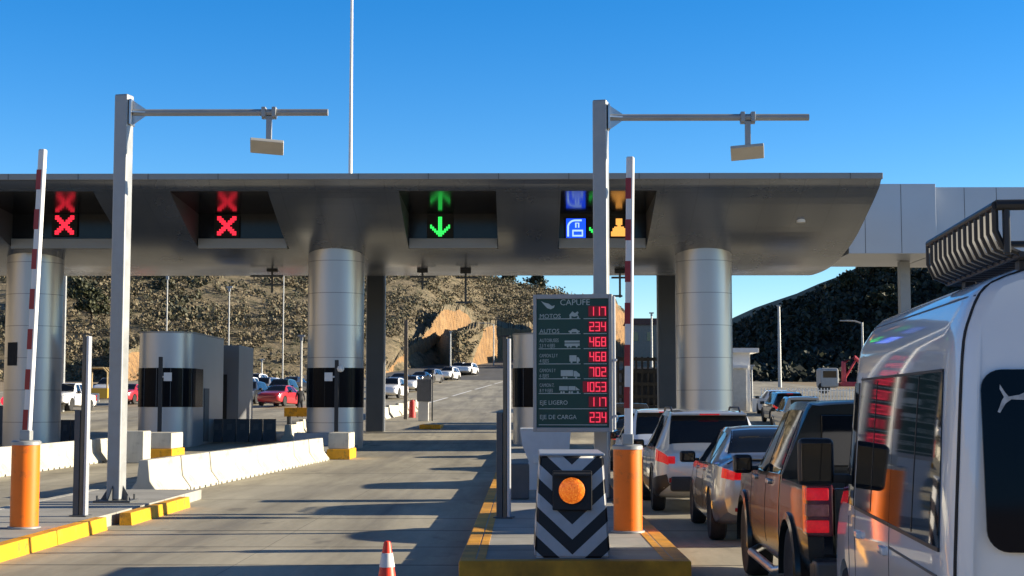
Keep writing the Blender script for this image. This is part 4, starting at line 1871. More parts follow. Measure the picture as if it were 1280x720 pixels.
# ------------------------------------------------------------------ white building, fence, machine at right
a = W(905, 500, 92)
b = W(938, 500, 92)
t_ = thing('small_building', 'small white flat-roofed building right of the right column', 'building', (a.x, 92, g(92)))
H = W(930, 441, 92).z - g(92)
wv = b.x - a.x
mb = MB()
mb.box(0, wv, 0, 5, -.3, H, .01)
mb.build('wall', WHITE, t_)
mb = MB()
mb.box(-.2, wv + .5, -.4, 5.3, H + .002, H + .28, .02)
mb.build('roof', WHITE, t_)
mb = MB()
mb.box(wv * .30, wv * .85, -.06, -.003, .1, H * .72, .01)
mb.build('door', M('door_cream', (.6, .57, .5), .6), t_)
mb = MB()
mb.box(wv * .30, wv * .9, -.3, .0, H * .74, H * .78)
mb.build('door_canopy', WHITE, t_)
mb = MB()
mb.box(wv + .01, wv + 2.2, 0, .25, -.2, .85, .02)
tag(mb.build('low_wall', WHITE, loc=(a.x + .05, 91.5, g(91.5))), 'low white wall joining the small white building', 'wall')

a = W(952, 503, 104)
b = W(1080, 503, 104)
t_ = thing('picket_fence', 'long white metal picket fence before the shaded hill', 'fence', (a.x, 104, g(104)))
H = W(1000, 485, 104).z - g(104)
zb = max(0, W(1000, 503, 104).z - g(104))
L = b.x - a.x + 6
mb = MB()
x = 0
while x < L:
    mb.box(x - .035, x + .035, -.02, .02, .05, H)
    x += .22
mb.build('picket', WHITE, t_)
mb = MB()
mb.box(0, L, .022, .06, H - .2, H - .13)
mb.box(0, L, .022, .06, .25, .32)
mb.build('rail', WHITE, t_)
mb = MB()
mb.box(-.2, L, -.2, .2, -.3, .05, .02)
mb.build('footing', WHITE, t_)

# red crane truck behind the fence
p = W(1052, 486, 122)
t_ = thing('crane_truck', 'grey and red crane truck parked behind the picket fence', 'truck', (p.x, 122, g(122) + .2))
mb = MB()
mb.box(-1.9, -.4, -1, 1, .5, 2.1, .2)
mb.build('cab', GREYM, t_)
mb = MB()
mb.box(-1.7, -.6, -1.02, -1.003, 1.3, 1.85, .02)
mb.build('window', GLASS, t_)
mb = MB()
mb.box(-.2, 3.4, -1, 1, .6, .95, .03)
mb.build('deck', M('machine_red', (.35, .035, .05), .5, var=.2), t_)
mb = MB()
mb.tube([(.2, 0, 1.0), (.2, 0, 2.6), (1.1, 0, 3.0), (2.6, 0, 1.7), (3.2, 0, 1.9)], [.22, .2, .17, .14, .1], 8)
mb.tube([(.3, .2, 1.2), (1.2, .2, 2.7)], .09, 8)
mb.build('crane_arm', M('machine_red_arm', (.42, .04, .06), .5, var=.2), t_)
mb = MB()
for x in (-1.6, 1.6, 2.6):
    mb.lathe([(.2, -.9), (.48, -.9), (.48, -.6), (.2, -.6)], (x, 0, .48), 'y', 18)
mb.build('wheel', RUBBER, t_)

# distant buildings right of the earth cut (dark roofs)
p = W(806, 446, 232)
t_ = thing('hillside_house', 'small brown roofed house far off between striped boom and flat pillar', 'house', (p.x, 236, g(236)))
mb = MB()
mb.box(-2.6, 2.6, 0, 4, -.5, 6.0)
mb.build('wall', M('house_wall', (.33, .27, .21), .8), t_)
mb = MB()
mb.prism([(-2.9, 6.0), (2.9, 6.0), (2.4, 7.0), (-2.4, 7.0)], -.3, 4.3, 'y')
mb.build('roof', M('house_roof', (.16, .08, .06), .8), t_)
for x in (-1.2, 1.2):
    mb = MB()
    mb.box(x - .5, x + .5, -.05, -.003, 3.4, 4.8)
    mb.build('window', GLASS, t_)

# ------------------------------------------------------------------ vehicles
class Loft:
    """half sections (x,z) from bottom centre to roof centre at stations along y"""

    def __init__(s, st, warp=None):
        s.ys = [a for a, _ in st]
        s.K = len(st[0][1])
        s.X = [[p[1][k][0] for p in st] for k in range(s.K)]
        s.Z = [[p[1][k][1] for p in st] for k in range(s.K)]
        s.warp = warp
        s.cache = {}

    def row(s, y):
        y = round(y, 4)
        if y not in s.cache:
            s.cache[y] = [(pchip(s.ys, s.X[k], y), pchip(s.ys, s.Z[k], y)) for k in range(s.K)]
        return s.cache[y]

    def P(s, y, v, side=1):
        y = min(max(y, s.ys[0]), s.ys[-1])
        v = min(max(v, 0), s.K - 1)
        r = s.row(y)
        i = min(int(v), s.K - 2)
        f = v - i
        # catmull in v for roundness
        a, b = r[i], r[i + 1]
        p_, n_ = (r[i - 1] if i > 0 else a), (r[i + 2] if i + 2 < s.K else (-b[0], b[1]) if b[0] > 1e-6 else (-a[0], a[1]))

        def cr(k):
            m0, m1 = .42 * (b[k] - p_[k]), .42 * (n_[k] - a[k])
            f2, f3 = f * f, f * f * f
            return (2 * f3 - 3 * f2 + 1) * a[k] + (f3 - 2 * f2 + f) * m0 + (-2 * f3 + 3 * f2) * b[k] + (f3 - f2) * m1

        x, z = cr(0), cr(1)
        if v >= s.K - 1:
            x = 0.0
        q = Vector((side * x, y, z))
        if s.warp:
            q = s.warp(q)
        return q

    def N(s, y, v, side=1):
        e = .01
        du = s.P(y + e, v, side) - s.P(y - e, v, side)
        dv = s.P(y, v + e, side) - s.P(y, v - e, side)
        n = du.cross(dv) * side
        if n.length < 1e-9:
            return Vector((side, 0, 0))
        n.normalize()
        c = s.P(y, v, side)
        if n.dot(c - Vector((0, c.y * .8, .8))) < 0:
            n = -n
        return n

    def body(s, dens=.11):
        mb = MB()
        ys = []
        for a, b in zip(s.ys, s.ys[1:]):
            n = max(1, int(math.ceil((b - a) / dens)))
            ys += [a + (b - a) * k / n for k in range(n)]
        ys.append(s.ys[-1])
        q_ = 3
        K_ = (s.K - 1) * q_ + 1
        m = 2 * K_ - 2
        vs = []
        for y in ys:
            vs += [s.P(y, k / q_, 1) for k in range(K_)]
            vs += [s.P(y, k / q_, -1) for k in range(K_ - 2, 0, -1)]
        fs = []
        for j in range(len(ys) - 1):
            for i in range(m):
                fs.append((j * m + i, j * m + (i + 1) % m, (j + 1) * m + (i + 1) % m, (j + 1) * m + i))
        fs += [tuple(range(m - 1, -1, -1)), tuple(range((len(ys) - 1) * m, len(ys) * m))]
        mb.add(vs, fs)
        return mb

    def patch(s, mb, quad, side=1, off=.006, nu=8, nv=4, th=.012):
        """quad: 4 (y,v) corners; a thin shell following the surface"""
        (a, b, c, d) = quad
        top = []
        bot = []
        for j in range(nv + 1):
            for i in range(nu + 1):
                u, w = i / nu, j / nv
                y = (a[0] * (1 - u) + b[0] * u) * (1 - w) + (d[0] * (1 - u) + c[0] * u) * w
                v = (a[1] * (1 - u) + b[1] * u) * (1 - w) + (d[1] * (1 - u) + c[1] * u) * w
                p_ = s.P(y, v, side)
                n_ = s.N(y, v, side)
                top.append(p_ + n_ * off)
                bot.append(p_ + n_ * (off - th))
        s._shell(mb, top, bot, nu, nv)

    def across(s, mb, y0, y1, v0, v1, off=.006, nu=10, nv=6, th=.012, ymid=None):
        """patch spanning both sides: from (y0,v0) bottom to (y1,v1) top; v counted towards the roof centre line"""
        top = []
        bot = []
        for j in range(nv + 1):
            w = j / nv
            y = y0 + (y1 - y0) * w
            for i in range(nu + 1):
                t_ = -1 + 2 * i / nu
                sd = 1 if t_ >= 0 else -1
                vv = (s.K - 1) - abs(t_) * ((s.K - 1) - (v0 + (v1 - v0) * w))
                p_ = s.P(y, vv, sd)
                n_ = (s.N(y, min(vv, s.K - 1.03), 1) + s.N(y, min(vv, s.K - 1.03), -1)) if abs(t_) < .05 else s.N(y, vv, sd)
                n_ = n_.normalized()
                top.append(p_ + n_ * off)
                bot.append(p_ + n_ * (off - th))
        s._shell(mb, top, bot, nu, nv)

    def _shell(s, mb, top, bot, nu, nv):
        n = len(top)
        w = nu + 1
        fs = []
        for j in range(nv):
            for i in range(nu):
                fs.append((j * w + i, j * w + i + 1, (j + 1) * w + i + 1, (j + 1) * w + i))
                fs.append((n + j * w + i, n + (j + 1) * w + i, n + (j + 1) * w + i + 1, n + j * w + i + 1))
        rim = [i for i in range(w)] + [j * w + nu for j in range(1, nv + 1)] + [nv * w + i for i in range(nu - 1, -1, -1)] + [j * w for j in range(nv - 1, 0, -1)]
        for a, b in zip(rim, rim[1:] + rim[:1]):
            fs.append((b, a, n + a, n + b))
        mb.add(top + bot, fs)


def wheel(parent, x, y, r, w=.21, side=1):
    """tyre with a spoked rim; x is the outer face"""
    mb = MB()
    xo = x
    pr = [(r * .64, xo - .012 * side), (r * .72, xo + .002 * side), (r * .93, xo), (r * .995, xo - .035 * side), (r, xo - w / 2 * side), (r * .99, xo - (w - .03) * side), (r * .9, xo - w * side), (r * .6, xo - w * side)]
    mb.lathe(pr, (0, y, r), 'x', 32)
    t_ = mb.build('wheel', RUBBER, parent, angle=40)
    mb = MB()
    mb.lathe([(r * .645, xo - .014 * side), (r * .60, xo - .02 * side), (r * .56, xo - .07 * side), (0.0, xo - .075 * side)], (0, y, r), 'x', 32)
    for k in range(5):
        a = 2 * math.pi * k / 5 + .3
        mb.m = Matrix.Translation((0, y, r)) @ Matrix.Rotation(a, 4, 'X')
        x0, x1 = sorted((xo - .065 * side, xo - .02 * side))
        mb.box(x0, x1, -.045, .045, .05, r * .60, .01)
    mb.m = Matrix.Translation((0, y, r))
    mb.lathe([(.07, xo - .06 * side), (.07, xo - .022 * side), (0, xo - .018 * side)], (0, 0, 0), 'x', 16)
    mb.m = Matrix.Identity(4)
    mb.build('rim', STEEL, t_)
    return t_


def wcut(y, r, x0, x1):
    mb = MB()
    mb.cyl((x0, y, r), (x1, y, r), r * 1.13, n=28)
    return mb


def mirror(parent, x, y, z, mat, sz_=(.11, .07, .08)):
    for sd in (-1, 1):
        mb = MB()
        mb.box(sd * x - sz_[0], sd * x + sz_[0], y - sz_[1], y + sz_[1], z - sz_[2], z + sz_[2], .035, 3)
        o = mb.build('wing_mirror', mat, parent)
        mb = MB()
        mb.box(sd * x - sz_[0] * .8, sd * x + sz_[0] * .8, y - sz_[1] - .004, y - sz_[1] + .01, z - sz_[2] * .7, z + sz_[2] * .7, .004)
        mb.build('mirror_glass', GLASS, o)
        mb = MB()
        a, b = sorted((sd * (x - sz_[0] - .07), sd * (x - sz_[0] + .02)))
        mb.box(a, b, y - .03, y + .03, z - .06, z - .02, .01)
        mb.build('bracket', BLACKP, o)


def sec(w, zb, zm, zbelt, wr, zr, zt, wb=None):
    """half section points 0..8"""
    wb = wb or w * .965
    return [(0, zb), (w * .86, zb), (w * .985, zb + .14), (w, zm), (wb, zbelt), (wb - (wb - wr) * .10, zbelt + (zr - zbelt) * .10), (wr, zr), (wr * .86, zr + (zt - zr) * .62), (wr * .45, zr + (zt - zr) * .94), (0, zt)]


# v index: 3 widest, 4 belt, 5 just above belt, 6 roof edge, 7 8 roof, 9 centre
def make_suv(pm):
    t_ = thing('compact_suv', 'x', 'car')
    st = [(-2.18, sec(.70, .46, .66, .90, .62, .94, .955)), (-2.14, sec(.80, .38, .66, .97, .66, 1.02, 1.035)), (-2.06, sec(.865, .33, .66, 1.0, .67, 1.10, 1.13)),
          (-1.95, sec(.89, .28, .66, 1.02, .66, 1.30, 1.34)), (-1.80, sec(.90, .25, .66, 1.03, .63, 1.53, 1.57)), (-1.60, sec(.90, .23, .66, 1.03, .62, 1.575, 1.63)),
          (-.4, sec(.90, .22, .66, 1.0, .62, 1.60, 1.66)), (.25, sec(.90, .22, .66, .99, .61, 1.55, 1.61)), (.5, sec(.90, .22, .66, .985, .62, 1.45, 1.50)),
          (1.1, sec(.90, .22, .66, .97, .74, 1.04, 1.07)), (1.5, sec(.89, .23, .64, .93, .74, .98, 1.01)), (1.95, sec(.84, .28, .6, .82, .66, .88, .91)), (2.12, sec(.74, .34, .56, .70, .56, .76, .78)), (2.18, sec(.6, .4, .54, .64, .46, .68, .69))]
    lf = Loft(st)
    bo = lf.body().build('body', pm, t_)
    r = .34
    bool_cut(bo, [wcut(y, r, x0, x1) for y in (-1.30, 1.30) for (x0, x1) in ((.66, 1.2), (-1.2, -.66))])
    for y in (-1.30, 1.30):
        for sd in (-1, 1):
            wheel(t_, sd * .895, y, r, .21, sd)
    mb = MB()
    lf.across(mb, -2.06, -1.80, 6.1, 6.25, .006)
    mb.build('rear_window', GLASS, t_)
    mb = MB()
    lf.across(mb, 1.05, .30, 6.0, 6.2, .006)
    mb.build('windscreen', GLASS, t_)
    for sd in (-1, 1):
        for q in ([(-1.72, 4.25), (-.95, 4.2), (-.9, 5.88), (-1.50, 5.88)], [(-.88, 4.2), (.0, 4.2), (.02, 5.88), (-.83, 5.88)], [(.07, 4.2), (.88, 4.2), (.36, 5.85), (.09, 5.88)]):
            mb = MB()
            q = [(a, min(b, 5.95)) for a, b in q]
            lf.patch(mb, q, sd, .005)
            mb.build('side_window', GLASS, t_)
        mb = MB()
        lf.patch(mb, [(-2.11, 3.5), (-1.97, 3.5), (-1.95, 4.05), (-2.10, 4.05)], sd, .012, th=.03)
        lf.patch(mb, [(-2.18, 3.5), (-2.10, 3.5), (-2.10, 4.05), (-2.178, 4.0)], sd, .014, th=.03)
        mb.box(min(sd * .58, sd * .70), max(sd * .58, sd * .70), -2.20, -2.16, .80, .92, .015)
        mb.build('tail_lamp', TAIL, t_)
        mb = MB()
        mb.box(min(sd * .52, sd * .68), max(sd * .52, sd * .68), -2.205, -2.17, .50, .58, .012)
        mb.build('reflector', TAILD, t_)
        mb = MB()
        lf.patch(mb, [(-.94, .0 + 1.9), (1.0, 1.9), (1.0, 2.5), (-.94, 2.5)], sd, .008, th=.02)
        mb.build('sill_trim', BLACKP, t_)
        mb = MB()
        mb.tube([(sd * .56, -1.35, 1.63), (sd * .56, -1.2, 1.69), (sd * .56, -.0, 1.69), (sd * .56, .15, 1.62)], .017, 8)
        mb.build('roof_rail', BLACKP, t_)
        for y in (-.35, .55):
            mb = MB()
            q = lf.P(y, 3.75, sd)
            mb.box(q.x - .025, q.x + .025, y - .11, y + .03, q.z - .018, q.z + .018, .01)
            mb.build('door_handle', pm, t_)
        mb = MB()
        for ya_ in (-.92, .02, 1.0):
            lf.patch(mb, [(ya_ - .006, 2.2), (ya_ + .006, 2.2), (ya_ + .006, 4.2), (ya_ - .006, 4.2)], sd, .002, 1, 8, .006)
        mb.build('door_gap', DARK, t_)
    mb = MB()
    mb.box(-.66, .66, -2.215, -2.10, .36, .60, .04)
    mb.build('bumper_trim', BLACKP, t_)
    for sd in (-1, 1):
        mb = MB()
        lf.patch(mb, [(-2.175, 1.2), (-1.72, 1.2), (-1.72, 2.55), (-2.175, 2.75)], sd, .010, 8, 5, .03)
        mb.build('rear_cladding', BLACKP, t_)
        for yw in (-1.30, 1.30):
            mb = MB()
            vs, fs = [], []
            n = 18
            for k in range(n + 1):
                a = math.pi * (-.02 + 1.04 * k / n)
                for (rr_, xx) in ((r * 1.11, .87), (r * 1.11, .915), (r * 1.30, .908), (r * 1.32, .87)):
                    vs.append((sd * xx, yw + rr_ * math.cos(a), r + rr_ * math.sin(a)))
            for k in range(n):
                for j in range(4):
                    fs.append((k * 4 + j, k * 4 + (j + 1) % 4, k * 4 + 4 + (j + 1) % 4, k * 4 + 4 + j))
            mb.add(vs, fs)
            mb.build('wheel_flare', BLACKP, t_)
    mb = MB()
    mb.box(-.26, .26, -2.195, -2.17, .74, .88, .008)
    mb.build('number_plate', PLATE, t_)
    mb = MB()
    mb.box(-.60, .60, -1.92, -1.68, 1.565, 1.60, .015)
    sp = mb.build('roof_spoiler', pm, t_)
    mb = MB()
    mb.box(-.16, .16, -1.945, -1.915, 1.572, 1.592, .005)
    mb.build('brake_light', TAIL, sp)
    mirror(t_, 1.0, .72, 1.04, BLACKP)
    for sd in (-1, 1):
        mb = MB()
        lf.patch(mb, [(2.0, 3.6), (2.14, 3.6), (2.12, 4.1), (1.9, 4.2)], sd, .01)
        mb.build('headlamp', CLEAR, t_)
    return t_


def make_sedan(pm):
    t_ = thing('sedan', 'x', 'car')
    st = [(-2.25, sec(.68, .46, .64, .90, .60, .97, .985)), (-2.21, sec(.78, .38, .64, .93, .64, 1.02, 1.035)), (-2.10, sec(.85, .32, .64, .95, .66, 1.05, 1.07)), (-1.85, sec(.89, .25, .64, .96, .67, 1.07, 1.09)),
          (-1.62, sec(.90, .22, .64, .96, .67, 1.10, 1.12)), (-1.2, sec(.90, .2, .64, .96, .60, 1.28, 1.32)), (-.82, sec(.90, .2, .64, .955, .565, 1.375, 1.425)), (-.3, sec(.90, .2, .64, .95, .57, 1.40, 1.46)),
          (.2, sec(.90, .2, .64, .945, .57, 1.375, 1.435)), (.45, sec(.90, .2, .64, .94, .59, 1.30, 1.35)), (1.15, sec(.90, .2, .64, .92, .73, .97, 1.0)), (1.6, sec(.88, .22, .62, .86, .72, .92, .94)), (2.0, sec(.82, .26, .56, .76, .64, .81, .83)),
          (2.18, sec(.72, .32, .52, .66, .54, .70, .72)), (2.25, sec(.58, .38, .5, .6, .44, .63, .64))]
    lf = Loft(st)
    bo = lf.body().build('body', pm, t_)
    r = .325
    bool_cut(bo, [wcut(y, r, x0, x1) for y in (-1.36, 1.32) for (x0, x1) in ((.66, 1.2), (-1.2, -.66))])
    for y in (-1.36, 1.32):
        for sd in (-1, 1):
            wheel(t_, sd * .895, y, r, .205, sd)
    mb = MB()
    lf.across(mb, -1.58, -.90, 6.0, 6.2, .006)
    mb.build('rear_window', GLASS, t_)
    mb = MB()
    lf.across(mb, 1.1, .28, 6.0, 6.2, .006)
    mb.build('windscreen', GLASS, t_)
    for sd in (-1, 1):
        for q in ([(-1.25, 4.3), (-.52, 4.25), (-.5, 5.9), (-.85, 5.88)], [(-.45, 4.25), (.84, 4.25), (.34, 5.86), (-.43, 5.9)]):
            mb = MB()
            lf.patch(mb, q, sd, .005)
            mb.build('side_window', GLASS, t_)
        mb = MB()
        lf.patch(mb, [(-2.25, 3.6), (-2.16, 3.6), (-2.16, 4.2), (-2.246, 4.15)], sd, .014, th=.03)
        mb.box(min(sd * .54, sd * .67), max(sd * .54, sd * .67), -2.272, -2.23, .81, .93, .015)
        mb.build('tail_lamp', TAIL, t_)
        mb = MB()
        mb.box(min(sd * .5, sd * .66), max(sd * .5, sd * .66), -2.27, -2.23, .42, .47, .01)
        mb.build('reflector', TAILD, t_)
        for y in (-.55, .4):
            mb = MB()
            q = lf.P(y, 3.7, sd)
            mb.box(q.x - .025, q.x + .025, y - .11, y + .03, q.z - .018, q.z + .018, .01)
            mb.build('door_handle', STEEL, t_)
        mb = MB()
        for ya_ in (-.48, .48, 1.1):
            lf.patch(mb, [(ya_ - .006, 2.0), (ya_ + .006, 2.0), (ya_ + .006, 4.2), (ya_ - .006, 4.2)], sd, .002, 1, 8, .006)
        mb.build('door_gap', DARK, t_)
        mb = MB()
        lf.patch(mb, [(1.95, 3.5), (2.18, 3.5), (2.15, 4.1), (1.8, 4.2)], sd, .01)
        mb.build('headlamp', CLEAR, t_)
    mb = MB()
    mb.box(-.62, .62, -2.275, -2.15, .36, .46, .03)
    mb.build('bumper_trim', BLACKP, t_)
    mb = MB()
    mb.box(-.26, .26, -2.268, -2.24, .66, .80, .008)
    mb.build('number_plate', PLATE, t_)
    mb = MB()
    mb.box(-.5, .5, -2.20, -2.02, 1.062, 1.085, .01)
    mb.build('boot_lip', pm, t_)
    mb = MB()
    lf.across(mb, -2.13, -2.10, 5.5, 5.5, .003, 10, 1, .006)
    mb.build('boot_gap', DARK, t_)
    mirror(t_, 1.0, .66, 1.0, BLACKP)
    return t_


def make_pickup(pm):
    t_ = thing('pickup_truck', 'x', 'pickup truck')
    W_ = .925

    def s2(w, zb, zbelt, wr, zr, zt):
        return sec(w, zb, .80, zbelt, wr, zr, zt, w * .975)

    st = [(-1.06, s2(.92, .36, 1.13, .66, 1.70, 1.755)), (-1.0, s2(.925, .36, 1.13, .67, 1.715, 1.775)), (-.4, s2(.925, .36, 1.12, .67, 1.73, 1.79)), (.25, s2(.925, .36, 1.11, .66, 1.70, 1.76)), (.45, s2(.925, .36, 1.11, .67, 1.62, 1.67)),
          (1.05, s2(.925, .36, 1.10, .78, 1.16, 1.19)), (1.5, s2(.92, .38, 1.08, .79, 1.13, 1.16)), (2.1, s2(.90, .42, 1.02, .76, 1.07, 1.10)), (2.45, s2(.85, .45, .95, .70, 1.0, 1.02)), (2.58, s2(.78, .5, .88, .64, .92, .94)), (2.62, s2(.7, .55, .84, .58, .87, .88))]
    lf = Loft(st)
    bo = lf.body().build('body', pm, t_)
    r = .385
    yr, yf = -1.62, 1.60
    bool_cut(bo, [wcut(yf, r, .66, 1.3), wcut(yf, r, -1.3, -.66)])
    # cargo bed
    for sd in (-1, 1):
        mb = MB()
        mb.prism([(sd * .80, .50), (sd * .86, .46), (sd * .915, .60), (sd * .925, .80), (sd * .915, 1.06), (sd * .895, 1.12), (sd * .80, 1.12)], -2.60, -1.085, 'y')
        o = mb.build('bed_side', pm, t_)
        bool_cut(o, [wcut(yr, r, .6 * sd, 1.3 * sd)])
        # flare
        mb = MB()
        vs, fs = [], []
        n = 20
        for k in range(n + 1):
            a = math.pi * (-.04 + 1.08 * k / n)
            for (rr_, xx) in ((r * 1.12, .905), (r * 1.12, .955), (r * 1.26, .945), (r * 1.28, .905)):
                vs.append((sd * xx, yr + rr_ * math.cos(a), r + rr_ * math.sin(a)))
        for k in range(n):
            for j in range(4):
                fs.append((k * 4 + j, k * 4 + (j + 1) % 4, k * 4 + 4 + (j + 1) % 4, k * 4 + 4 + j))
        mb.add(vs, fs)
        mb.build('wheel_flare', pm, t_)
        mb = MB()
        mb.add([(x, y - yr + yf, z) for x, y, z in vs], fs)
        mb.build('wheel_flare', pm, t_)
        # tail lamp
        mb = MB()
        mb.box(min(sd * .73, sd * .932), max(sd * .73, sd * .932), -2.635, -2.42, .76, 1.15, .02)
        tl = mb.build('tail_lamp', M('tail_dark_bezel', (.10, .006, .01), .15, coat=.7), t_)
        for (z0, z1, mt) in ((1.03, 1.125, TAIL), (.79, .885, TAIL), (.91, 1.005, REDCL)):
            mb = MB()
            mb.box(min(sd * .765, sd * .936), max(sd * .765, sd * .936), -2.645, -2.50, z0, z1, .012)
            mb.build('lens', mt, tl)
        mb = MB()
        lf.patch(mb, [(-.98, 4.2), (-.12, 4.2), (-.12, 5.9), (-.88, 5.9)], sd, .005)
        mb.build('side_window', GLASS, t_)
        mb = MB()
        lf.patch(mb, [(-.05, 4.2), (.92, 4.2), (.40, 5.86), (-.05, 5.9)], sd, .005)
        mb.build('side_window', GLASS, t_)
        mb = MB()
        for ya_ in (-1.0, -.08, 1.0):
            lf.patch(mb, [(ya_ - .007, 2.0), (ya_ + .007, 2.0), (ya_ + .007, 4.2), (ya_ - .007, 4.2)], sd, .002, 1, 8, .006)
        mb.build('door_gap', DARK, t_)
        for y in (-.28, .72):
            mb = MB()
            q = lf.P(y, 3.75, sd)
            mb.box(q.x - .03, q.x + .03, y - .14, y + .04, q.z - .022, q.z + .022, .012)
            mb.build('door_handle', STEEL, t_)
        # side step
        mb = MB()
        mb.tube([(sd * .80, -1.0, .36), (sd * .94, -.85, .31), (sd * .94, .85, .31), (sd * .80, 1.0, .36)], .04, 10)
        mb.build('side_step', STEEL, t_)
        mb = MB()
        lf.patch(mb, [(2.35, 3.4), (2.58, 3.4), (2.55, 4.1), (2.15, 4.2)], sd, .01)
        mb.build('headlamp', CLEAR, t_)
    mb = MB()
    mb.box(-.80, .80, -2.5, -1.07, .55, .62)
    mb.box(-.80, .80, -1.13, -1.085, .62, 1.10)
    mb.build('bed_floor', BLACKP, t_)
    mb = MB()
    mb.box(-.725, .725, -2.62, -2.53, .60, 1.12, .02)
    tg = mb.build('tailgate', pm, t_)
    mb = MB()
    mb.box(-.14, .14, -2.635, -2.60, .88, .98, .01)
    mb.build('handle', BLACKP, tg)
    mb = MB()
    mb.box(-.90, .90, -2.78, -2.50, .42, .60, .04)
    bp = mb.build('rear_bumper', M('satin_bumper', (.10, .10, .10), .35, metal=.6), t_)
    mb = MB()
    mb.box(-.26, .26, -2.79, -2.77, .45, .58, .006)
    mb.build('number_plate', PLATE, bp)
    mb = MB()
    mb.box(-.56, .56, -1.085, -1.064, 1.22, 1.66, .02)
    mb.build('rear_window', GLASS, t_)
    mb = MB()
    lf.across(mb, 1.0, .36, 6.0, 6.2, .006)
    mb.build('windscreen', GLASS, t_)
    for y in (yr, yf):
        for sd in (-1, 1):
            wheel(t_, sd * .92, y, r, .25, sd)
    mb = MB()
    mb.box(-.7, .7, -2.5, 2.3, .38, .5)
    mb.build('chassis', DARK, t_)
    mirror(t_, 1.03, .74, 1.17, BLACKP, (.09, .07, .09))
    return t_


def place(o, rear_px, Y_rear, Lh, heading, x_left_rear, half):
    pass


suv = make_suv(PAINT['pearl'])
xc = W(886, 520, 24.2).x
suv.location = (xc + .02, 23.75 + 2.18, 0)
suv.rotation_euler = (0, 0, R(-1.0))
tag(suv, 'pale silver compact SUV in the queue beyond the orange boom post', 'car', 'vehicles queueing in the right lane')
sed = make_sedan(PAINT['silver'])
hd = R(-1.6)
sed.location = (2.40 + .86 + 2.25 * .03, 18.45 + 2.25, 0)
sed.rotation_euler = (0, 0, hd)
tag(sed, 'silver sedan queueing between the pale SUV and the dark pickup', 'car', 'vehicles queueing in the right lane')
pk = make_pickup(PAINT['graphite'])
pk.location = (2.13 + .925 + 2.62 * .03, 11.15 + 2.62, 0)
pk.rotation_euler = (0, 0, R(-2.0))
tag(pk, 'dark graphite pickup truck in the queue ahead of the white van', 'pickup truck', 'vehicles queueing in the right lane')


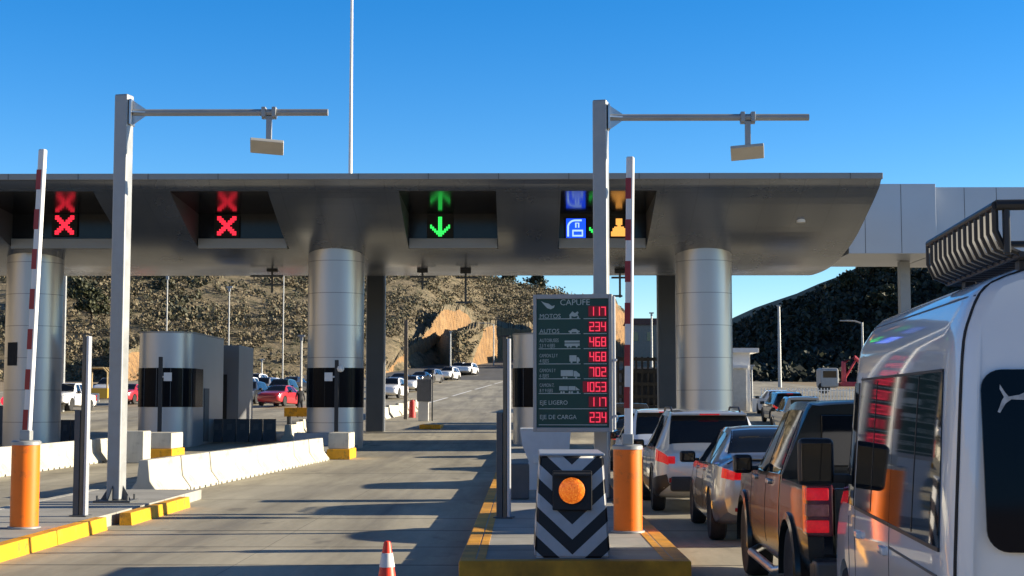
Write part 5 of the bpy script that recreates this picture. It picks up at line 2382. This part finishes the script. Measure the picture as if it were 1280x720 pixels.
# ------------------------------------------------------------------ van
def make_van(pm):
    t_ = thing('passenger_van', 'white high-roofed passenger van with black roof rack at the right edge', 'van')
    HL = 2.275

    def vs_(w, zb, zt, kk=1.0, top=None):
        # 0 bottom,1,2,3 belt low,4 belt,5 window top,6 cant,7,8,9 centre
        return [(0, zb), (w * .90, zb), (w * .99, zb + .12), (w, .72), (w * .995, 1.08), (w * .925, min(1.92, zt - .28)), (w * .875, min(2.13, zt - .17)), (w * .77, min(2.28, zt - .08)), (w * .46, zt - .018), (0, zt)]

    st = [(-HL, vs_(.80, .42, 2.345)), (-HL + .025, vs_(.845, .38, 2.375)), (-HL + .07, vs_(.875, .34, 2.39)), (-HL + .16, vs_(.893, .30, 2.40)), (-HL + .35, vs_(.90, .28, 2.405)),
          (-.5, vs_(.90, .27, 2.40)), (.75, vs_(.90, .27, 2.37))]
    # windscreen and nose
    st += [(1.00, vs_(.898, .27, 2.30)), (1.30, [(0, .27), (.80, .27), (.885, .40), (.895, .72), (.885, 1.08), (.80, 1.62), (.76, 1.76), (.66, 1.87), (.4, 1.93), (0, 1.95)]),
           (1.75, [(0, .28), (.79, .28), (.875, .40), (.885, .72), (.865, 1.02), (.80, 1.22), (.75, 1.30), (.64, 1.37), (.4, 1.42), (0, 1.44)]),
           (2.05, [(0, .30), (.75, .30), (.84, .40), (.85, .66), (.83, .90), (.77, 1.03), (.70, 1.08), (.6, 1.11), (.35, 1.14), (0, 1.15)]),
           (2.22, [(0, .36), (.66, .36), (.74, .44), (.76, .62), (.74, .80), (.68, .88), (.62, .91), (.5, .93), (.3, .95), (0, .96)]),
           (2.275, [(0, .42), (.58, .42), (.64, .48), (.66, .60), (.64, .72), (.6, .78), (.55, .80), (.45, .82), (.25, .83), (0, .84)])]

    def warp(q):
        wgt = max(0, min(1, (-1.6 - q.y) / (HL - 1.6)))
        lean = .085 * max(0, q.z - 1.0) ** 1.4
        return Vector((q.x, q.y + lean * wgt, q.z))

    lf = Loft(st, warp)
    bo = lf.body(.09).build('body', pm, t_, angle=30)
    r = .34
    bool_cut(bo, [wcut(y, r, x0, x1) for y in (-1.25, 1.30) for (x0, x1) in ((.62, 1.2), (-1.2, -.62))])
    for y in (-1.25, 1.30):
        for sd in (-1, 1):
            wheel(t_, sd * .89, y, r, .21, sd)
    for sd in (-1, 1):
        for q in ([(-2.04, 4.04), (-.648, 4.04), (-.648, 4.96), (-1.97, 4.96)], [(-.640, 4.04), (.70, 4.04), (.70, 4.96), (-.640, 4.96)]):
            mb = MB()
            lf.patch(mb, q, sd, .006, 12, 5)
            wn = mb.build('side_window', VGLASS, t_)
            mb = MB()
            ym = (q[0][0] + q[1][0]) / 2
            lf.patch(mb, [(ym - .005, 4.08), (ym + .005, 4.08), (ym + .005, 4.93), (ym - .005, 4.93)], sd, .0085, 1, 5, .008)
            lf.patch(mb, [(q[0][0], 4.03), (q[1][0], 4.03), (q[1][0], 4.06), (q[0][0], 4.06)], sd, .010, 12, 1, .012)
            lf.patch(mb, [(q[3][0], 4.95), (q[2][0], 4.95), (q[2][0], 4.975), (q[3][0], 4.975)], sd, .010, 12, 1, .012)
            mb.build('window_seal', BLACKP, wn)
        mb = MB()
        lf.patch(mb, [(.78, 4.05), (1.62, 4.05), (1.18, 4.93), (.80, 4.93)], sd, .006, 10, 5)
        mb.build('door_window', GLASS, t_)
        mb = MB()
        for ya_ in (-.64, .71, 1.02):
            lf.patch(mb, [(ya_ - .006, 1.5), (ya_ + .006, 1.5), (ya_ + .006, 5.0 if ya_ < 1 else 3.9), (ya_ - .006, 5.0 if ya_ < 1 else 3.9)], sd, .002, 1, 10, .007)
        lf.patch(mb, [(-2.0, 3.78), (-.64, 3.78), (-.64, 3.81), (-2.0, 3.81)], sd, .003, 10, 1, .008)
        lf.patch(mb, [(-2.2, 6.6), (.9, 6.6), (.9, 6.64), (-2.2, 6.64)], sd, .002, 20, 1, .007)
        mb.build('panel_gap', GREYD, t_)
        # tailgate shut line down the rear corner
        mb = MB()
        lf.patch(mb, [(-HL + .045, 1.3), (-HL + .057, 1.3), (-HL + .057, 8.0), (-HL + .045, 8.0)], sd, .003, 1, 30, .008)
        mb.build('tailgate_gap', DARK, t_)
        mb = MB()
        lf.patch(mb, [(-HL + .004, 2.45), (-HL + .10, 2.45), (-HL + .10, 3.45), (-HL + .004, 3.45)], sd, .010, 5, 5, .03)
        mb.build('tail_lamp', TAILD, t_)
        for y in (-.45, .55):
            mb = MB()
            q = lf.P(y, 3.72, sd)
            mb.box(q.x - .028, q.x + .028, y - .12, y + .05, q.z - .022, q.z + .022, .012)
            mb.build('door_handle', pm, t_)
        mb = MB()
        mb.box(sd * 1.06 - .12, sd * 1.06 + .12, 1.36, 1.46, 1.20, 1.52, .04, 3)
        mr = mb.build('wing_mirror', BLACKP, t_)
        mb = MB()
        mb.box(sd * 1.06 - .10, sd * 1.06 + .10, 1.355, 1.365, 1.23, 1.49, .004)
        mb.build('mirror_glass', GLASS, mr)
        mb = MB()
        a, b = sorted((sd * .84, sd * .96))
        mb.box(a, b, 1.38, 1.43, 1.22, 1.28, .01)
        mb.build('bracket', BLACKP, mr)
    mb = MB()
    lf.across(mb, 1.72, 1.05, 6.3, 6.5, .006)
    mb.build('windscreen', GLASS, t_)

    # rear window: rounded pane on the rear face (leaning with the tailgate)
    def rr_poly(x0, x1, z0, z1, r_, n=6):
        out = []
        for (cx, cz, a0) in ((x1 - r_, z1 - r_, 0), (x0 + r_, z1 - r_, 90), (x0 + r_, z0 + r_, 180), (x1 - r_, z0 + r_, 270)):
            for k in range(n + 1):
                a = R(a0 + 90 * k / n)
                out.append((cx + r_ * math.cos(a), cz + r_ * math.sin(a)))
        return out

    def rear_y(z):
        return -HL + .085 * max(0, z - 1.0) ** 1.4

    mb = MB()
    pl = rr_poly(-.735, .755, 1.12, 1.90, .09)
    vsx = [(x, rear_y(z) - .010, z) for x, z in pl] + [(x, rear_y(z) + .004, z) for x, z in pl]
    n = len(pl)
    mb.add(vsx, [tuple(range(n)), tuple(range(2 * n - 1, n - 1, -1))] + [(i, n + i, n + (i + 1) % n, (i + 1) % n) for i in range(n)])
    rw = mb.build('rear_window', M('tinted_glass', (.004, .006, .012), .05, spec=.12, var=.1), t_)
    # white fish decal on the glass
    fish = [(-.62, 1.835), (-.60, 1.80), (-.585, 1.782), (-.54, 1.79), (-.50, 1.808), (-.46, 1.822), (-.462, 1.850), (-.44, 1.842), (-.40, 1.838), (-.30, 1.842), (-.20, 1.835), (-.12, 1.815), (.10, 1.80),
            (-.12, 1.795), (-.22, 1.775), (-.32, 1.765), (-.42, 1.755), (-.50, 1.742), (-.52, 1.745), (-.47, 1.765), (-.52, 1.768), (-.575, 1.770), (-.60, 1.752), (-.625, 1.712), (-.635, 1.716), (-.615, 1.765), (-.605, 1.780), (-.622, 1.815)]
    mb = MB()
    n = len(fish)
    mb.add([(x - .035, rear_y(z) - .0125, z) for x, z in fish] + [(x - .035, rear_y(z) - .0105, z) for x, z in fish],
           [tuple(range(n)), tuple(range(2 * n - 1, n - 1, -1))] + [(i, n + i, n + (i + 1) % n, (i + 1) % n) for i in range(n)])
    mb.build('fish_decal', M('decal_grey', (.42, .43, .45), .5, var=.35, scale=25), rw)
    mb = MB()
    mb.box(-.26, .26, -HL - .02, -HL + .01, .72, .88, .006)
    mb.build('number_plate', PLATE, t_)
    mb = MB()
    mb.box(-.82, .82, -HL - .07, -HL + .12, .34, .52, .04)
    mb.build('rear_bumper', pm, t_)
    mb = MB()
    mb.box(-.2, .2, -HL - .03, -HL + .01, .98, 1.03, .01)
    mb.build('tailgate_handle', BLACKP, t_)
    return t_


van = make_van(PAINT['white'])
VH = R(-5.0)
van.rotation_euler = (0, 0, VH)
# rear left corner at (1.885, 6.4)
rc_ = Matrix.Rotation(VH, 4, 'Z') @ Vector((-.88, -2.275, 0))
van.location = (1.83 - rc_.x, 6.40 - rc_.y, 0)
van['group'] = 'vehicles queueing in the right lane'

# roof rack on the van
rk = thing('roof_rack', 'black tubular roof rack basket on the white van', 'roof rack', tuple(van.matrix_basis @ Vector((0, -1.45, 2.345))), VH)
x0, y0_, y1_ = .655, -.78, .86
zl, zh = .055, .27
mb = MB()
for z in (zh,):
    mb.tube([(-x0, y0_, z), (-x0, y1_ - .06, z), (-x0 + .06, y1_, z), (x0 - .06, y1_, z), (x0, y1_ - .06, z), (x0, y0_, z)], .019, 10)
    mb.tube([(-x0, y0_, z), (x0, y0_, z)], .024, 10)
mb.build('top_rail', BLACKP, rk)
mb = MB()
n = 14
for k in range(n):
    y = y0_ + .02 + (y1_ - y0_ - .06) * k / (n - 1)
    mb.tube([(-x0, y, zh), (-x0, y, .16), (-x0 + .03, y, .09), (-x0 + .11, y, zl), (x0 - .11, y, zl), (x0 - .03, y, .09), (x0, y, .16), (x0, y, zh)], .015, 6)
mb.build('rib', BLACKP, rk)
mb = MB()
for x in (-.55, 0, .55):
    mb.tube([(x, y0_, zl + .001), (x, y1_, zl + .001)], .013, 6)
mb.box(-x0 + .03, -x0 + .06, y0_ - .01, y0_ + .03, zl, zh, .01)
mb.build('floor_bar', BLACKP, rk)
for y in (-.6, .55):
    for x in (-.5, .5):
        mb = MB()
        mb.box(x - .03, x + .03, y - .04, y + .04, -.06, zl - .012, .008)
        mb.build('foot', BLACKP, rk)

# ------------------------------------------------------------------ more vehicles (copies)
gq = 'vehicles queueing in the right lane'
gf = 'cars waiting on the far road'
sw_white = {'paint_pearl': PAINT['white'], 'paint_silver': PAINT['white'], 'paint_graphite': PAINT['white']}
SKIP = ('door_handle', 'door_gap', 'sill_trim', 'reflector', 'roof_rail', 'bumper_trim', 'boot_gap', 'side_step')


def put(src, px, Y, rz, lab, grp, mat=None, sk=SKIP, dz=0, x=None):
    X = W(px, 480, Y).x if x is None else x
    sw_ = None
    if mat:
        sw_ = {'paint_pearl': PAINT[mat], 'paint_silver': PAINT[mat], 'paint_graphite': PAINT[mat]}
    sl = math.atan((g(Y + 2) - g(Y - 2)) / 4)
    o = dup(src, (X, Y, g(Y) + dz), R(rz), lab, grp, sw_, sk)
    o.rotation_euler = (sl, 0, R(rz))
    return o


put(suv, 808, 33.2, 0, 'white SUV ahead of the pale one, half hidden by the boom post', gq, 'white', x=3.0)
put(sed, 815, 41.0, 0, 'dark sedan further up the queue behind the right boom post', gq, 'dark', x=3.1)
put(pk, 806, 50, 0, 'dark pickup under the canopy edge, seen left of the flat pillar', gq, 'dark', x=3.4)
put(pk, 980, 66, 0, 'silver pickup in the lane right of the right round column', 'vehicles right of the round column', 'silver', x=12.2)
put(suv, 1000, 78, 0, 'dark SUV far right, above the pickup roof', 'vehicles right of the round column', 'dark', x=13.6)
put(sed, 962, 88, 0, 'white car far off beside the small white building', 'vehicles right of the round column', 'white', x=14.9)
put(suv, 490, 116, 172, 'white SUV facing the plaza, nearest of the cars on the far road', gf, 'white')
put(sed, 514, 135, 172, 'white car behind the nearest white SUV on the far road', gf, 'white')
put(suv, 538, 168, 165, 'silver SUV on the far road left of the three white ones', gf, 'silver')
put(suv, 561, 182, 165, 'white SUV on the far road, left of the two at the end', gf, 'white')
put(suv, 574, 197, 165, 'white SUV on the far road partly hidden between two others', gf, 'white')
put(suv, 585, 196, 165, 'white SUV on the far road at the right end of the line', gf, 'white')
put(sed, 526, 160, 168, 'dark sedan on the far road beside the silver SUV', gf, 'dark')
put(sed, 500, 150, 170, 'dark sedan on the far road between the white cars', gf, 'dark')
gp = 'vehicles parked beyond the left lanes'
put(pk, 84, 92, 176, 'white pickup facing us beside the far left column', gp, 'white')
put(sed, 163, 104, 172, 'small red car seen between left boom pole and left booth', gp, 'red')
put(pk, 306, 112, 172, 'white pickup right of the grey service cabin', gp, 'white')
put(suv, 330, 118, 170, 'silver SUV left of the dark green one in the far lot', gp, 'silver')
put(suv, 352, 112, 175, 'dark green SUV parked left of the banded column', gp, 'green')
put(sed, 350, 100, 168, 'red car parked just left of the banded column', gp, 'red')
put(suv, 318, 136, 172, 'white SUV at the back of the far lot near the hill foot', gp, 'white')

put(suv, 312, 104, 174, 'dark SUV just right of the grey service cabin', gp, 'dark')
put(sed, 338, 127, 171, 'white car behind the silver SUV in the far lot', gp, 'white')
put(sed, 366, 131, 170, 'dark car close to the short pale pole in the far lot', gp, 'dark')
put(suv, 138, 116, 176, 'white SUV between tall grey post and left boom pole', gp, 'white')

# cargo truck ahead in the queue
p = W(803, 500, 72)
t_ = thing('cargo_truck', 'dark stake-bed cargo truck seen between the right boom and the flat pillar', 'truck', (p.x, 72, g(72)))
mb = MB()
mb.box(-1.2, 1.2, .0, 5.2, .95, 1.12, .02)
mb.build('deck', BLACKP, t_)
mb = MB()
for k in range(9):
    x = -1.16 + 2.32 * k / 8
    mb.box(x - .05, x + .05, .0, .06, 1.12, 3.5)
for z in (1.5, 2.1, 2.7, 3.3):
    mb.box(-1.2, 1.2, -.03, -.001, z, z + .16)
mb.build('stake_gate', M('stake_wood', (.05, .045, .04), .8, var=.3), t_)
mb = MB()
mb.box(-1.05, 1.05, .2, 4.9, 1.13, 3.0, .25)
mb.build('load', M('dark_tarpaulin', (.03, .035, .045), .6, var=.4, scale=2, bump=.4), t_)
mb = MB()
mb.box(-1.1, 1.1, 5.3, 7.0, .7, 2.9, .15)
mb.build('cab', PAINT['white'], t_)
for sd in (-1, 1):
    mb = MB()
    mb.lathe([(.2, sd * .6), (.48, sd * .6), (.48, sd * 1.12), (.2, sd * 1.12)], (0, 1.2, .48), 'x', 20)
    mb.build('wheel', RUBBER, t_)
    mb = MB()
    mb.lathe([(.2, sd * .8), (.48, sd * .8), (.48, sd * 1.1), (.2, sd * 1.1)], (0, 6.1, .48), 'x', 20)
    mb.build('wheel', RUBBER, t_)
    mb = MB()
    mb.box(min(sd * .8, sd * 1.1), max(sd * .8, sd * 1.1), -.05, -.005, .72, .9, .01)
    mb.build('tail_lamp', TAIL, t_)

# yellow compressor trailer with hoops at far left
p = W(122, 520, 100)
t_ = thing('compressor_trailer', 'yellow trailer with curved tube hoops behind the tall grey post', 'trailer', (p.x, 100, g(100)))
mb = MB()
mb.box(-.9, .9, -.9, .9, .55, 1.25, .06)
mb.build('chassis', PAINT['yellow'], t_)
for k, y in enumerate((-.7, 0, .7)):
    mb = MB()
    mb.tube([(-.85 + .1 * k, y, 1.2), (-.85 + .1 * k, y, 2.3), (-.6, y, 2.6), (.5, y, 2.6), (.8, y, 2.3), (.8, y, 1.2)], .06, 8)
    mb.build('hoop', M('hoop_tan', (.45, .33, .16), .5), t_)
for sd in (-1, 1):
    mb = MB()
    mb.lathe([(.15, sd * .92), (.36, sd * .92), (.36, sd * 1.12), (.15, sd * 1.12)], (0, 0, .36), 'x', 18)
    mb.build('wheel', RUBBER, t_)
mb = MB()
mb.box(-.4, .35, -.95, -.905, .3, .9, .02)
mb.build('plate', WHITE, t_)

# painted yellow line kerb at hill foot
mb = MB()
a, b = W(300, 484, 165), W(382, 478, 165)
mb.box(a.x, b.x + 3, 165, 166.2, g(165) - .1, g(165) + .35, .05)
o = mb.build('kerb', M('faded_yellow', (.5, .42, .16), .8, var=.3))
o['kind'] = 'structure'

# ------------------------------------------------------------------ light
SUN_EL, SUN_AZ = R(15.5), R(5.0)   # azimuth from +X towards +Y
w = bpy.data.worlds.new('World')
S.world = w
w.use_nodes = True
nt = w.node_tree
bg = nt.nodes['Background']
sky = nt.nodes.new('ShaderNodeTexSky')
sky.sky_type = 'NISHITA'
sky.sun_disc = False
sky.sun_elevation = SUN_EL
sky.sun_rotation = R(90) - SUN_AZ
sky.altitude = 1500
sky.air_density = 1.0
sky.dust_density = .15
sky.ozone_density = 2.6
hs = nt.nodes.new('ShaderNodeHueSaturation')
wt = nt.nodes.new('ShaderNodeTexCoord')
wx = nt.nodes.new('ShaderNodeSeparateXYZ')
nt.links.new(wt.outputs['Generated'], wx.inputs[0])
wr = nt.nodes.new('ShaderNodeMapRange')
for k_, v_ in (('From Min', .33), ('From Max', .62), ('To Min', 1.40), ('To Max', 1.0)):
    wr.inputs[k_].default_value = v_
nt.links.new(wx.outputs['Z'], wr.inputs['Value'])
nt.links.new(wr.outputs['Result'], hs.inputs['Saturation'])
wv_ = nt.nodes.new('ShaderNodeMapRange')
for k_, v_ in (('From Min', .34), ('From Max', .65), ('To Min', 1.12), ('To Max', .42)):
    wv_.inputs[k_].default_value = v_
nt.links.new(wx.outputs['Z'], wv_.inputs['Value'])
nt.links.new(wv_.outputs['Result'], hs.inputs['Value'])
hs.inputs['Hue'].default_value = .508
nt.links.new(sky.outputs[0], hs.inputs['Color'])
nt.links.new(hs.outputs[0], bg.inputs['Color'])
bg.inputs['Strength'].default_value = .09
sl_ = bpy.data.lights.new('sun', 'SUN')
sl_.energy = 5.0
sl_.angle = R(.5)
sl_.color = (1, .875, .66)
so = bpy.data.objects.new('sun', sl_)
C.objects.link(so)
sd_ = Vector((math.cos(SUN_EL) * math.cos(SUN_AZ), math.cos(SUN_EL) * math.sin(SUN_AZ), math.sin(SUN_EL)))
so.rotation_euler = (-sd_).to_track_quat('-Z', 'Y').to_euler()
so.location = (60, 0, 60)

S.view_settings.view_transform = 'Standard'
S.view_settings.look = 'None'
S.view_settings.exposure = 1.12
S.view_settings.gamma = 1
S.cycles.max_bounces = 6
S.cycles.use_denoising = True
